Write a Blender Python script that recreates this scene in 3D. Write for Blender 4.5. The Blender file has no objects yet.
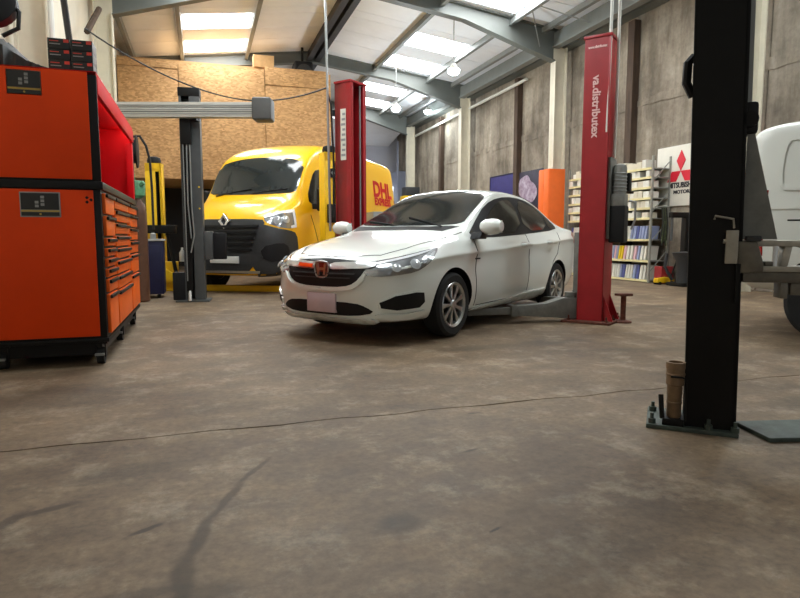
import bpy, bmesh, math, random
from mathutils import Vector, Matrix
from mathutils.bvhtree import BVHTree
random.seed(7)
S = bpy.context.scene
COL = S.collection
# ------------------------------------------------------------------ camera, world, light, exposure
cam = bpy.data.objects.new('camera', bpy.data.cameras.new('camera')); COL.objects.link(cam)
cam.data.sensor_width = 36.0; cam.data.lens = 36.0 * 600 / 800
cam.location = (0, 0, .92)
cam.rotation_euler = (math.pi/2 - math.atan(62/600), 0, -math.radians(18.2))
S.camera = cam
W = bpy.data.worlds.new('sky'); S.world = W; W.use_nodes = True
bg = W.node_tree.nodes['Background']; bg.inputs[0].default_value = (.93, .97, 1, 1); bg.inputs[1].default_value = .45
S.view_settings.view_transform = 'Standard'; S.view_settings.look = 'None'
S.view_settings.gamma = 1; S.view_settings.use_curve_mapping = False
S.view_settings.exposure = 0.05
SKY_PANEL = 16.0       # brightness of the translucent roof lights
# ------------------------------------------------------------------ materials
MATS = {}
def mat(name, col, rough=.5, metal=0, var=0, scale=6, bump=0, coat=0, emit=0, spec=.5, stretch=(1,1,1), col2=None, detail=5, alpha=1, trans=0):
    if name in MATS: return MATS[name]
    m = bpy.data.materials.new(name); m.use_nodes = True; MATS[name] = m
    nt = m.node_tree; N = nt.nodes; L = nt.links; b = N['Principled BSDF']
    c = (*col, 1)
    b.inputs['Base Color'].default_value = c; b.inputs['Roughness'].default_value = rough
    b.inputs['Metallic'].default_value = metal; b.inputs['Coat Weight'].default_value = coat
    b.inputs['Coat Roughness'].default_value = .06
    b.inputs['Specular IOR Level'].default_value = spec
    if trans: b.inputs['Transmission Weight'].default_value = trans
    if emit:
        b.inputs['Emission Color'].default_value = c; b.inputs['Emission Strength'].default_value = emit
    if var or bump or col2:
        tc = N.new('ShaderNodeTexCoord'); mp = N.new('ShaderNodeMapping'); mp.inputs['Scale'].default_value = stretch
        L.new(tc.outputs['Object'], mp.inputs[0])
        n = N.new('ShaderNodeTexNoise'); n.inputs['Scale'].default_value = scale; n.inputs['Detail'].default_value = detail; n.inputs['Roughness'].default_value = .65
        L.new(mp.outputs[0], n.inputs[0])
        if var or col2:
            r = N.new('ShaderNodeValToRGB'); r.color_ramp.elements[0].position = .3; r.color_ramp.elements[1].position = .7
            lo = tuple(max(0, x*(1-var)) for x in col) if col2 is None else col2
            hi = tuple(min(1, x*(1+var)) for x in col) if col2 is None else col
            r.color_ramp.elements[0].color = (*lo, 1); r.color_ramp.elements[1].color = (*hi, 1)
            L.new(n.outputs[0], r.inputs[0]); L.new(r.outputs[0], b.inputs['Base Color'])
        if bump:
            bp = N.new('ShaderNodeBump'); bp.inputs['Strength'].default_value = bump; bp.inputs['Distance'].default_value = .02
            L.new(n.outputs[0], bp.inputs['Height']); L.new(bp.outputs[0], b.inputs['Normal'])
    return m
def sr(r, g, b):      # 8-bit display colour to linear
    f = lambda v: (v/255/12.92) if v/255 <= .04045 else ((v/255+.055)/1.055)**2.4
    return (f(r), f(g), f(b))
mat('white_paint', sr(232, 236, 230), .25, coat=.8)
mat('yellow_paint', sr(250, 190, 5), .3, coat=.6)
mat('van_white', sr(228, 230, 222), .35, coat=.4)
mat('black_plastic', (.008, .008, .009), .55, spec=.3)
mat('dark_plastic', (.03, .031, .033), .55, var=.15, scale=30)
mat('glass_dark', (.010, .011, .011), .06, spec=.35)
mat('glass_blue', (.018, .022, .022), .10, spec=.55)
mat('chrome', (.75, .76, .77), .12, 1)
mat('silver', (.55, .56, .56), .3, 1, var=.08, scale=20)
mat('alu', sr(188, 186, 178), .4, 0, var=.08, scale=8)
mat('rubber', (.012, .012, .012), .8, bump=.1, scale=40)
mat('lamp_clear', (.55, .58, .6), .08, .4, coat=1)
mat('lamp_inner', (.28, .29, .30), .12, .5, coat=1)
mat('drl', (.85, .87, .9), .15, coat=1)
mat('orange_lens', sr(235, 75, 20), .2, coat=1)
mat('red_lens', sr(170, 20, 15), .2, coat=1)
mat('plate', sr(200, 178, 182), .5, var=.04, scale=10)
mat('plate_white', sr(225, 225, 220), .5, var=.04, scale=10)
mat('gap', (.01, .01, .01), .9)
mat('gap_grey', sr(120, 122, 118), .8)
mat('red_post', sr(158, 26, 32), .42, var=.12, scale=5, bump=.03)
mat('red_cabinet', sr(215, 8, 20), .55, spec=.2, var=.05, scale=4)
mat('orange', sr(230, 66, 2), .5, spec=.2, var=.06, scale=2.5, bump=.02)
mat('orange_drawer', sr(246, 104, 22), .45, spec=.3, var=.08, scale=6)
mat('orange_cab', sr(240, 110, 40), .5, var=.06, scale=4)
mat('orange_sign', sr(215, 85, 45), .5, var=.06, scale=4)
mat('black_steel', (.0075, .007, .0065), .5, var=.25, scale=4, bump=.03, spec=.22)
mat('black_trim', (.006, .005, .005), .45, var=.2, scale=8, spec=.25)
mat('grey_post', sr(74, 76, 76), .5, var=.15, scale=6, bump=.03)
mat('grey_pod', sr(84, 84, 82), .55, var=.08, scale=12)
mat('grey_steel', sr(122, 122, 116), .5, .2, var=.2, scale=9, bump=.08)
mat('arm_steel', sr(110, 104, 92), .45, .3, var=.25, scale=10, bump=.08)
mat('pale_steel', sr(170, 164, 150), .45, .3, var=.2, scale=12)
mat('yellow_post', sr(238, 190, 20), .45, var=.08, scale=5)
mat('rust', sr(92, 48, 32), .85, var=.5, scale=24, bump=.4)
mat('rust_post', sr(74, 58, 46), .85, var=.35, scale=8, bump=.2, stretch=(1,1,.2))
mat('cream_steel', sr(215, 208, 188), .55, var=.06, scale=4)
mat('frame_steel', sr(100, 104, 100), .5, var=.08, scale=3)
mat('purlin', sr(128, 132, 130), .55, var=.1, scale=3)
mat('dark_beam', sr(44, 44, 46), .6, var=.2, scale=5)
mat('roof_white', sr(236, 240, 246), .6, var=.05, scale=1.2)
mat('cream_wall', sr(214, 206, 188), .7, var=.08, scale=1.4)
mat('far_wall', sr(186, 188, 200), .7, var=.06, scale=1.2)
mat('blue_clad', sr(135, 142, 160), .6, var=.08, scale=3)
mat('brown', sr(95, 62, 42), .5, var=.2, scale=8)
mat('green_valve', sr(90, 150, 110), .5, var=.3, scale=20)
mat('navy', sr(24, 24, 62), .5, var=.2, scale=6)
mat('tan_steel', sr(128, 104, 78), .55, .3, var=.2, scale=18, bump=.1)
mat('sign_white', sr(222, 218, 206), .55, var=.04, scale=5)
mat('emblem_red', sr(120, 20, 28), .3, coat=1)
mat('sign_red', sr(214, 30, 52), .5)
mat('sign_black', (.02, .02, .025), .6)
mat('blue_board', sr(52, 48, 112), .55, var=.15, scale=6)
mat('poster_dark', sr(52, 48, 66), .55, var=.3, scale=5)
mat('poster_light', sr(200, 190, 205), .55, var=.25, scale=7, col2=sr(120, 90, 120))
mat('shelf_edge', sr(222, 212, 160), .5, var=.06, scale=6)
mat('shelf_grey', sr(150, 150, 142), .5, .3, var=.1, scale=8)
mat('box_white', sr(224, 222, 212), .65, var=.06, scale=9)
mat('box_cream', sr(212, 204, 184), .65, var=.06, scale=9)
mat('box_blue', sr(150, 160, 195), .6, var=.15, scale=9)
mat('box_navy', sr(84, 92, 150), .6, var=.15, scale=9)
mat('box_pink', sr(222, 180, 188), .6, var=.1, scale=9)
mat('box_yellow', sr(232, 200, 40), .6, var=.1, scale=9)
mat('box_red', sr(150, 40, 45), .6, var=.15, scale=9)
mat('box_black', (.012, .012, .012), .4, var=.2, scale=9)
mat('label_red', sr(225, 70, 55), .5)
mat('print_grey', sr(150, 150, 150), .5)
mat('gold', sr(190, 160, 80), .4, .5)
mat('white_sheet', sr(222, 220, 210), .5, var=.05, scale=4, bump=.3)
mat('dark_sheet', sr(46, 45, 44), .6, var=.3, scale=7, bump=.4)
mat('bottle_white', sr(225, 225, 220), .4)
mat('cable', (.01, .01, .01), .6)
mat('pipe_white', sr(215, 214, 205), .45)
mat('pipe_grey', sr(150, 152, 150), .4, .4)
mat('lift_green', sr(64, 74, 66), .6, var=.35, scale=14, bump=.15)
mat('lamp_glow', (.82, 1, .98), .4, emit=18)
mat('roof_light', (.96, .99, 1), .4, emit=SKY_PANEL)
mat('day_gap', (.93, .97, 1), .4, emit=3)
mat('led', (1, .93, .88), .4, emit=14)
mat('text_pale', sr(235, 190, 185), .5)
mat('text_red', sr(205, 20, 25), .5)
mat('seat_cloth', (.03, .03, .032), .9)
mat('bag_red', sr(190, 40, 40), .6, var=.2, scale=20)
mat('wood_plain', sr(190, 150, 100), .7, var=.15, scale=6)
mat('plant_green', sr(70, 78, 50), .8, var=.4, scale=14)
def osb_material():
    m = bpy.data.materials.new('osb'); m.use_nodes = True; MATS['osb'] = m
    nt = m.node_tree; N = nt.nodes; L = nt.links; b = N['Principled BSDF']; b.inputs['Roughness'].default_value = .75
    tc = N.new('ShaderNodeTexCoord')
    v = N.new('ShaderNodeTexVoronoi'); v.inputs['Scale'].default_value = 14; mp = N.new('ShaderNodeMapping'); mp.inputs['Scale'].default_value = (1, 1, 2.2)
    n = N.new('ShaderNodeTexNoise'); n.inputs['Scale'].default_value = 1.1; n.inputs['Detail'].default_value = 6
    r = N.new('ShaderNodeValToRGB'); e = r.color_ramp.elements
    e[0].color = (*sr(176, 132, 84), 1); e[1].color = (*sr(230, 186, 132), 1)
    mx = N.new('ShaderNodeMix'); mx.data_type = 'RGBA'; mx.blend_type = 'MULTIPLY'; mx.inputs[0].default_value = .3
    r2 = N.new('ShaderNodeValToRGB'); r2.color_ramp.elements[0].position = .3; r2.color_ramp.elements[1].position = .65; r2.color_ramp.elements[0].color = (.55, .5, .42, 1)
    L.new(tc.outputs['Object'], mp.inputs[0]); L.new(mp.outputs[0], v.inputs[0]); L.new(tc.outputs['Object'], n.inputs[0])
    L.new(v.outputs['Color'], r.inputs[0]); L.new(n.outputs[0], r2.inputs[0])
    L.new(r.outputs[0], mx.inputs[6]); L.new(r2.outputs[0], mx.inputs[7]); L.new(mx.outputs[2], b.inputs['Base Color'])
osb_material()
def concrete_wall_material():
    m = bpy.data.materials.new('wall_concrete'); m.use_nodes = True; MATS['wall_concrete'] = m
    nt = m.node_tree; N = nt.nodes; L = nt.links; b = N['Principled BSDF']; b.inputs['Roughness'].default_value = .9
    tc = N.new('ShaderNodeTexCoord')
    def noise(scale, st, det=8, rough=.65):
        mp = N.new('ShaderNodeMapping'); mp.inputs['Scale'].default_value = st; L.new(tc.outputs['Object'], mp.inputs[0])
        n = N.new('ShaderNodeTexNoise'); n.inputs['Scale'].default_value = scale; n.inputs['Detail'].default_value = det; n.inputs['Roughness'].default_value = rough
        L.new(mp.outputs[0], n.inputs[0]); return n
    a = noise(.9, (1, 1, 1)); s = noise(2.6, (1, 1, .16)); f = noise(11, (1, 1, 1))
    def ramp(src, p0, p1, c0, c1):
        r = N.new('ShaderNodeValToRGB'); r.color_ramp.elements[0].position = p0; r.color_ramp.elements[1].position = p1
        r.color_ramp.elements[0].color = (*c0, 1); r.color_ramp.elements[1].color = (*c1, 1); L.new(src.outputs[0], r.inputs[0]); return r
    base = ramp(a, .3, .72, sr(116, 106, 93), sr(186, 175, 158))
    st = ramp(s, .36, .56, (.46, .44, .41), (1, 1, 1)); fi = ramp(f, .3, .6, (.72, .71, .7), (1, 1, 1))
    def mul(x, y, k):
        mx = N.new('ShaderNodeMix'); mx.data_type = 'RGBA'; mx.blend_type = 'MULTIPLY'; mx.inputs[0].default_value = k
        L.new(x, mx.inputs[6]); L.new(y, mx.inputs[7]); return mx.outputs[2]
    o = mul(base.outputs[0], st.outputs[0], .75); o = mul(o, fi.outputs[0], .7); L.new(o, b.inputs['Base Color'])
    bp = N.new('ShaderNodeBump'); bp.inputs['Strength'].default_value = .6; bp.inputs['Distance'].default_value = .03; L.new(f.outputs[0], bp.inputs['Height']); L.new(bp.outputs[0], b.inputs['Normal'])
concrete_wall_material()
def floor_material():
    m = bpy.data.materials.new('floor_concrete'); m.use_nodes = True; MATS['floor_concrete'] = m
    nt = m.node_tree; N = nt.nodes; L = nt.links; b = N['Principled BSDF']
    tc = N.new('ShaderNodeTexCoord')
    def noise(scale, det=8, rough=.65, st=(1, 1, 1), rz=0):
        mp = N.new('ShaderNodeMapping'); mp.inputs['Scale'].default_value = st; mp.inputs['Rotation'].default_value = (0, 0, rz); L.new(tc.outputs['Object'], mp.inputs[0])
        n = N.new('ShaderNodeTexNoise'); n.inputs['Scale'].default_value = scale; n.inputs['Detail'].default_value = det; n.inputs['Roughness'].default_value = rough
        L.new(mp.outputs[0], n.inputs[0]); return n
    def ramp(src, p0, p1, c0, c1):
        r = N.new('ShaderNodeValToRGB'); r.color_ramp.elements[0].position = p0; r.color_ramp.elements[1].position = p1
        r.color_ramp.elements[0].color = (*c0, 1); r.color_ramp.elements[1].color = (*c1, 1); L.new(src, r.inputs[0]); return r.outputs[0]
    def mix(x, y, k, mode='MULTIPLY'):
        mx = N.new('ShaderNodeMix'); mx.data_type = 'RGBA'; mx.blend_type = mode
        if isinstance(k, float): mx.inputs[0].default_value = k
        else: L.new(k, mx.inputs[0])
        L.new(x, mx.inputs[6])
        if isinstance(y, tuple): mx.inputs[7].default_value = (*y, 1)
        else: L.new(y, mx.inputs[7])
        return mx.outputs[2]
    big = noise(.8, 8); mid = noise(2.6, 9, .7, (1, 1.6, 1), .3); fine = noise(30, 6, .7); fl = noise(3.2, 12, .78)
    o = ramp(big.outputs[0], .3, .7, sr(93, 75, 57), sr(147, 125, 98))
    o = mix(o, ramp(mid.outputs[0], .34, .6, (.55, .53, .50), (1, 1, 1)), .85)
    o = mix(o, ramp(fine.outputs[0], .3, .6, (.55, .54, .53), (1, 1, 1)), .85)
    # pale scuffed flecks
    o = mix(o, sr(170, 158, 138), ramp(fl.outputs[0], .52, .70, (0, 0, 0), (.5, .5, .5)), 'MIX')
    # stains: (x, y, half-length, half-width, angle, strength, colour)
    stains = [(.17, 2.36, .16, .014, 58, .7, sr(84, 66, 42)), (.06, 2.13, .17, .020, 66, .75, sr(84, 66, 42)), (-.03, 1.88, .17, .026, 76, .75, sr(82, 65, 42)), (-.075, 1.64, .16, .035, 88, .7, sr(82, 65, 42)), (-.02, 1.55, .12, .05, 10, .5, sr(80, 66, 46)), (-.2, 1.60, .2, .03, 0, .45, sr(74, 62, 46)),
              (.58, 1.76, .09, .07, 10, .6, sr(66, 57, 46)), (-.2, 1.97, .06, .016, 35, .75, sr(52, 44, 34)), (-.62, 2.17, .09, .03, 60, .6, sr(60, 52, 42)), (-.52, 2.22, .1, .025, 20, .65, sr(58, 50, 40)),
              (-.3, 2.5, .22, .1, 15, .45, sr(76, 67, 54)), (.1, 3.3, .3, .12, 5, .3, sr(84, 74, 60)), (1.17, 1.79, .3, .06, 25, .3, sr(82, 70, 58)), (.95, 1.4, .3, .2, 30, .3, sr(80, 70, 58)),
              (.9, 4.4, .6, .2, 10, .35, sr(88, 77, 62)), (2.5, 4.5, .9, .12, 5, .3, sr(92, 80, 62)), (3.3, 4.0, .6, .1, -10, .35, sr(92, 80, 62)), (5.2, 6.4, 1.2, .2, 8, .35, sr(100, 86, 66)), (1.08, 2.3, .05, .012, 20, .6, sr(50, 44, 36)), (1.32, 2.8, .05, .012, 0, .6, sr(50, 44, 36)), (.85, 1.62, .03, .008, 30, .8, sr(40, 34, 28)), (-.8, 3.8, .5, .3, 0, .35, sr(70, 60, 50)), (3.4, 2.4, .6, .15, 0, .3, sr(80, 70, 56))]
    dist = noise(4, 5); 
    for (x, y, a, w, ang, k, c) in stains:
        ad = N.new('ShaderNodeVectorMath'); ad.operation = 'MULTIPLY_ADD'; L.new(dist.outputs['Color'], ad.inputs[0]); ad.inputs[1].default_value = (.06, .06, 0); L.new(tc.outputs['Object'], ad.inputs[2])
        mp = N.new('ShaderNodeMapping'); mp.vector_type = 'TEXTURE'; mp.inputs['Location'].default_value = (x+.03, y+.03, 0); mp.inputs['Rotation'].default_value = (0, 0, math.radians(ang)); mp.inputs['Scale'].default_value = (a, w, 50)
        L.new(ad.outputs[0], mp.inputs[0])
        ln = N.new('ShaderNodeVectorMath'); ln.operation = 'LENGTH'; L.new(mp.outputs[0], ln.inputs[0])
        mr = N.new('ShaderNodeMapRange'); mr.interpolation_type = 'SMOOTHSTEP'; mr.inputs[1].default_value = .45; mr.inputs[2].default_value = 1.25; mr.inputs[3].default_value = k; mr.inputs[4].default_value = 0
        L.new(ln.outputs['Value'], mr.inputs[0])
        o = mix(o, tuple(v*.42 for v in c), mr.outputs[0], 'MIX')
    L.new(o, b.inputs['Base Color'])
    rr = N.new('ShaderNodeMapRange'); L.new(mid.outputs[0], rr.inputs[0]); rr.inputs[3].default_value = .5; rr.inputs[4].default_value = .78; L.new(rr.outputs[0], b.inputs['Roughness'])
    b.inputs['Specular IOR Level'].default_value = .4
    bp = N.new('ShaderNodeBump'); bp.inputs['Strength'].default_value = .25; bp.inputs['Distance'].default_value = .01; L.new(fl.outputs[0], bp.inputs['Height']); L.new(bp.outputs[0], b.inputs['Normal'])
floor_material()
# ------------------------------------------------------------------ mesh helpers
class MB:
    def __init__(s): s.v = []; s.f = []
    def add(s, vs, fs, M=None):
        k = len(s.v); s.v += [tuple(M @ Vector(p)) if M else tuple(p) for p in vs]; s.f += [tuple(i+k for i in f) for f in fs]; return s
    def box(s, x0, x1, y0, y1, z0, z1, M=None):
        return s.add([(x0,y0,z0),(x1,y0,z0),(x1,y1,z0),(x0,y1,z0),(x0,y0,z1),(x1,y0,z1),(x1,y1,z1),(x0,y1,z1)],
              [(0,3,2,1),(4,5,6,7),(0,1,5,4),(1,2,6,5),(2,3,7,6),(3,0,4,7)], M)
    def cyl(s, a, b, r0, r1=None, n=16, M=None):
        r1 = r0 if r1 is None else r1; a = Vector(a); b = Vector(b); d = (b-a).normalized()
        u = d.orthogonal().normalized(); w = d.cross(u); vs = []
        for c, r in ((a, r0), (b, r1)):
            for i in range(n):
                t = 2*math.pi*i/n; vs.append(c + u*(r*math.cos(t)) + w*(r*math.sin(t)))
        return s.add(vs, [tuple(range(n-1, -1, -1)), tuple(range(n, 2*n))] + [(i, (i+1) % n, n+(i+1) % n, n+i) for i in range(n)], M)
    def tube(s, pts, r, n=8):
        pts = [Vector(p) for p in pts]; rings = []; u = None
        for i, p in enumerate(pts):
            d = (pts[min(i+1, len(pts)-1)] - pts[max(i-1, 0)]).normalized()
            u = d.orthogonal().normalized() if u is None else (u - d*u.dot(d)).normalized()
            w = d.cross(u); rings.append([p + u*(r*math.cos(2*math.pi*k/n)) + w*(r*math.sin(2*math.pi*k/n)) for k in range(n)])
        vs = [q for rg in rings for q in rg]; fs = [tuple(range(n-1, -1, -1)), tuple(len(vs)-n+k for k in range(n))]
        for i in range(len(pts)-1):
            for k in range(n): fs.append((i*n+k, i*n+(k+1) % n, (i+1)*n+(k+1) % n, (i+1)*n+k))
        return s.add(vs, fs)
    def lathe(s, prof, M=None, n=24, loop=False):      # prof of (r, h) about local z; loop closes the profile into a ring
        if loop: prof = list(prof) + [prof[0]]
        m = len(prof); vs = [(r*math.cos(2*math.pi*k/n), r*math.sin(2*math.pi*k/n), h) for k in range(n) for r, h in prof]
        fs = [(k*m+j, ((k+1) % n)*m+j, ((k+1) % n)*m+j+1, k*m+j+1) for k in range(n) for j in range(m-1)]
        if not loop: fs += [tuple(k*m+m-1 for k in range(n)), tuple(k*m for k in range(n-1, -1, -1))]
        return s.add(vs, fs, M)
    def prism(s, poly, ax, a, b, M=None):   # polygon in the plane across axis ax ('x','y','z'), from a to b
        f = {'x': lambda p, t: (t, p[0], p[1]), 'y': lambda p, t: (p[0], t, p[1]), 'z': lambda p, t: (p[0], p[1], t)}[ax]
        n = len(poly); vs = [f(p, a) for p in poly] + [f(p, b) for p in poly]
        return s.add(vs, [tuple(range(n-1, -1, -1)), tuple(range(n, 2*n))] + [(i, (i+1) % n, n+(i+1) % n, n+i) for i in range(n)], M)
    def build(s, name, m, parent=None, bevel=0, smooth=35, M=None, seg=2):
        bm = bmesh.new(); vv = [bm.verts.new(p) for p in s.v]
        for f in s.f:
            try: bm.faces.new([vv[i] for i in f])
            except ValueError: pass
        bmesh.ops.remove_doubles(bm, verts=bm.verts, dist=1e-6)
        bmesh.ops.recalc_face_normals(bm, faces=bm.faces)
        if bevel:
            es = [e for e in bm.edges if len(e.link_faces) == 2 and e.calc_face_angle(0) > .6]
            bmesh.ops.bevel(bm, geom=es, offset=bevel, segments=seg, affect='EDGES', profile=.6, clamp_overlap=True)
        me = bpy.data.meshes.new(name); bm.to_mesh(me); bm.free()
        return link(name, me, m, parent, smooth, M)
def link(name, me, m, parent=None, smooth=35, M=None):
    if m and not me.materials: me.materials.append(MATS[m])
    if smooth:
        me.polygons.foreach_set('use_smooth', [True]*len(me.polygons)); me.set_sharp_from_angle(angle=math.radians(smooth))
    o = bpy.data.objects.new(name, me); COL.objects.link(o)
    if parent: o.parent = parent
    if M: o.matrix_local = M
    return o
def tag(o, label, cat, group=None):
    o['label'] = label; o['category'] = cat
    if group: o['group'] = group
    return o
def struct(o): o['kind'] = 'structure'; return o
def thing(name, label, cat, loc=(0,0,0), rz=0, group=None):
    o = bpy.data.objects.new(name, None); COL.objects.link(o); o.location = loc; o.rotation_euler = (0, 0, rz); o.empty_display_size = .1
    return tag(o, label, cat, group)
def sroot(name, loc=(0,0,0)):
    o = bpy.data.objects.new(name, None); COL.objects.link(o); o.location = loc; return struct(o)
def dup(o, parent=None, M=None):
    c = o.copy(); COL.objects.link(c); c.parent = parent
    if M is not None: c.matrix_local = M
    for ch in list(o.children): dup(ch, c)
    return c
def text_mesh(name, txt, size, m, parent, M, ext=.002, xs=1, bold=0):
    cu = bpy.data.curves.new(name, 'FONT'); cu.body = txt; cu.size = size; cu.align_x = 'CENTER'; cu.align_y = 'CENTER'; cu.extrude = ext; cu.offset = bold; cu.resolution_u = 3
    t = bpy.data.objects.new(name, cu); COL.objects.link(t); bpy.context.view_layer.update()
    me = bpy.data.meshes.new_from_object(t.evaluated_get(bpy.context.evaluated_depsgraph_get())); bpy.data.objects.remove(t)
    for v in me.vertices: v.co.x *= xs
    me.materials.clear()
    return link(name, me, m, parent, 0, M)
def T(x, y, z): return Matrix.Translation((x, y, z))
def R(a, ax): return Matrix.Rotation(math.radians(a), 4, ax)
def chaikin(p, it=2, closed=True):
    for _ in range(it):
        q = []
        n = len(p)
        for i in range(n if closed else n-1):
            a = p[i]; b = p[(i+1) % n]
            q.append(tuple(a[k]*.75+b[k]*.25 for k in range(len(a)))); q.append(tuple(a[k]*.25+b[k]*.75 for k in range(len(a))))
        p = q if closed else [p[0]] + q + [p[-1]]
    return p
# ------------------------------------------------------------------ vehicle helpers
def interp(keys, x):      # smooth monotone-ish cubic through (x, tuple)
    if x <= keys[0][0]: return keys[0][1]
    if x >= keys[-1][0]: return keys[-1][1]
    for i in range(len(keys)-1):
        if keys[i][0] <= x <= keys[i+1][0]: break
    x0, a = keys[i]; x1, b = keys[i+1]; h = x1-x0; t = (x-x0)/h; out = []
    for k in range(len(a)):
        d = (b[k]-a[k])/h
        dl = (a[k]-keys[i-1][1][k])/(x0-keys[i-1][0]) if i > 0 else d
        dr = (keys[i+2][1][k]-b[k])/(keys[i+2][0]-x1) if i+2 < len(keys) else d
        lim = lambda p, q: 0 if p*q <= 0 else 2*p*q/(p+q)
        m0, m1 = lim(dl, d), lim(d, dr)
        t2, t3 = t*t, t*t*t
        out.append((2*t3-3*t2+1)*a[k] + (t3-2*t2+t)*h*m0 + (-2*t3+3*t2)*b[k] + (t3-t2)*h*m1)
    return tuple(out)
def make_hull(keys, xs, section):
    vs = []; fs = []; secs = []
    for x in xs:
        half = section(x, interp(keys, x))
        full = [(x, y, z) for y, z in half] + [(x, -y, z) for y, z in reversed(half[1:-1])]
        secs.append(full)
    n = len(secs[0])
    for s in secs: vs += s
    for i in range(len(xs)-1):
        for k in range(n): fs.append((i*n+k, i*n+(k+1) % n, (i+1)*n+(k+1) % n, (i+1)*n+k))
    # caps: quads zipping the section left to right
    h = len(half)
    for base in (0, (len(xs)-1)*n):
        idx = lambda k: base + k % n
        for k in range(1, h-2): fs.append((idx(k), idx(k+1), idx(n-k-1), idx(n-k)))
        fs.append((idx(0), idx(1), idx(n-1))); fs.append((idx(h-2), idx(h-1), idx(n-h+2)))
    bm = bmesh.new(); vv = [bm.verts.new(v) for v in vs]
    for f in fs: bm.faces.new([vv[i] for i in f])
    bmesh.ops.recalc_face_normals(bm, faces=bm.faces)
    me = bpy.data.meshes.new('hull'); bm.to_mesh(me); bm.free()
    o = bpy.data.objects.new('hull', me); COL.objects.link(o)
    md = o.modifiers.new('s', 'SUBSURF'); md.levels = 2; md.render_levels = 2
    bpy.context.view_layer.update()
    me2 = bpy.data.meshes.new_from_object(o.evaluated_get(bpy.context.evaluated_depsgraph_get()))
    bpy.data.objects.remove(o)
    bvh = BVHTree.FromPolygons([v.co.copy() for v in me2.vertices], [tuple(p.vertices) for p in me2.polygons])
    return me2, bvh
def cut_arches(me, arches, body_m, inner_m, name, parent):
    o = bpy.data.objects.new(name, me); COL.objects.link(o); me.materials.clear(); me.materials.append(MATS[body_m])
    mb = MB()
    for (x, z, r, y0, y1) in arches:
        for s in (1, -1): mb.cyl((x, s*y0, z), (x, s*y1, z), r, n=40)
    c = mb.build('cutter', inner_m, smooth=0)
    md = o.modifiers.new('b', 'BOOLEAN'); md.operation = 'DIFFERENCE'; md.object = c; md.solver = 'EXACT'; md.material_mode = 'TRANSFER'
    bpy.context.view_layer.update()
    me2 = bpy.data.meshes.new_from_object(o.evaluated_get(bpy.context.evaluated_depsgraph_get()))
    bpy.data.objects.remove(o); bpy.data.objects.remove(c)
    return link(name, me2, None, parent, 30)
def patch(name, pts, d, bvh, m, parent, off=.004, L=.06, skirt=.02, back=1.5, mirror=False, smooth=40):
    d = Vector(d).normalized(); bm = bmesh.new()
    f = bm.faces.new([bm.verts.new(p) for p in pts])
    bmesh.ops.triangulate(bm, faces=[f])
    for _ in range(9):
        es = [e for e in bm.edges if e.calc_length() > L]
        if not es: break
        bmesh.ops.subdivide_edges(bm, edges=es, cuts=1); bmesh.ops.triangulate(bm, faces=[f for f in bm.faces if len(f.verts) > 3])
    last = None
    hits = {}
    for v in bm.verts:
        loc, nor, i, dd = bvh.ray_cast(v.co - d*back, d)
        if loc is None:
            loc, nor, i, dd = bvh.find_nearest(v.co)
        hits[v] = (loc, nor)
    for v, (loc, nor) in hits.items():
        if nor.dot(d) > 0: nor = -nor
        v.co = loc + nor*off
    be = [e for e in bm.edges if e.is_boundary]
    r = bmesh.ops.extrude_edge_only(bm, edges=be)
    nv = [g for g in r['geom'] if isinstance(g, bmesh.types.BMVert)]
    for v in nv: v.co += d*skirt
    bmesh.ops.recalc_face_normals(bm, faces=bm.faces)
    # make sure the front faces the ray
    tot = sum((fc.normal.dot(d)*fc.calc_area() for fc in bm.faces), 0.0)
    if tot > 0: bmesh.ops.reverse_faces(bm, faces=bm.faces)
    me = bpy.data.meshes.new(name); bm.to_mesh(me); bm.free()
    o = link(name, me, m, parent, smooth)
    if mirror:
        me2 = me.copy()
        for v in me2.vertices: v.co.y *= -1
        me2.flip_normals(); link(name, me2, m, parent, smooth)
    return o
def ribbon(name, line, w, d, bvh, m, parent, off=.0025, n=8, back=1.5):
    d = Vector(d).normalized(); P = []
    for i in range(len(line)-1):
        a = Vector(line[i]); b = Vector(line[i+1])
        for k in range(n): P.append(a.lerp(b, k/n))
    P.append(Vector(line[-1])); vs = []
    H = []
    for p in P:
        loc, nor, i, dd = bvh.ray_cast(p - d*back, d)
        if loc is None: loc, nor, i, dd = bvh.find_nearest(p)
        H.append((loc, nor))
    for i, (l, nr) in enumerate(H):
        t = (H[min(i+1, len(H)-1)][0] - H[max(i-1, 0)][0]).normalized(); s = t.cross(nr).normalized()
        vs += [l + s*w/2 - nr*.002, l + s*w/2 + nr*off, l - s*w/2 + nr*off, l - s*w/2 - nr*.002]
    mb = MB(); mb.add(vs, [(4*i+k, 4*i+k+1, 4*i+k+5, 4*i+k+4) for i in range(len(H)-1) for k in range(3)])
    return mb.build(name, m, parent)
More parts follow.
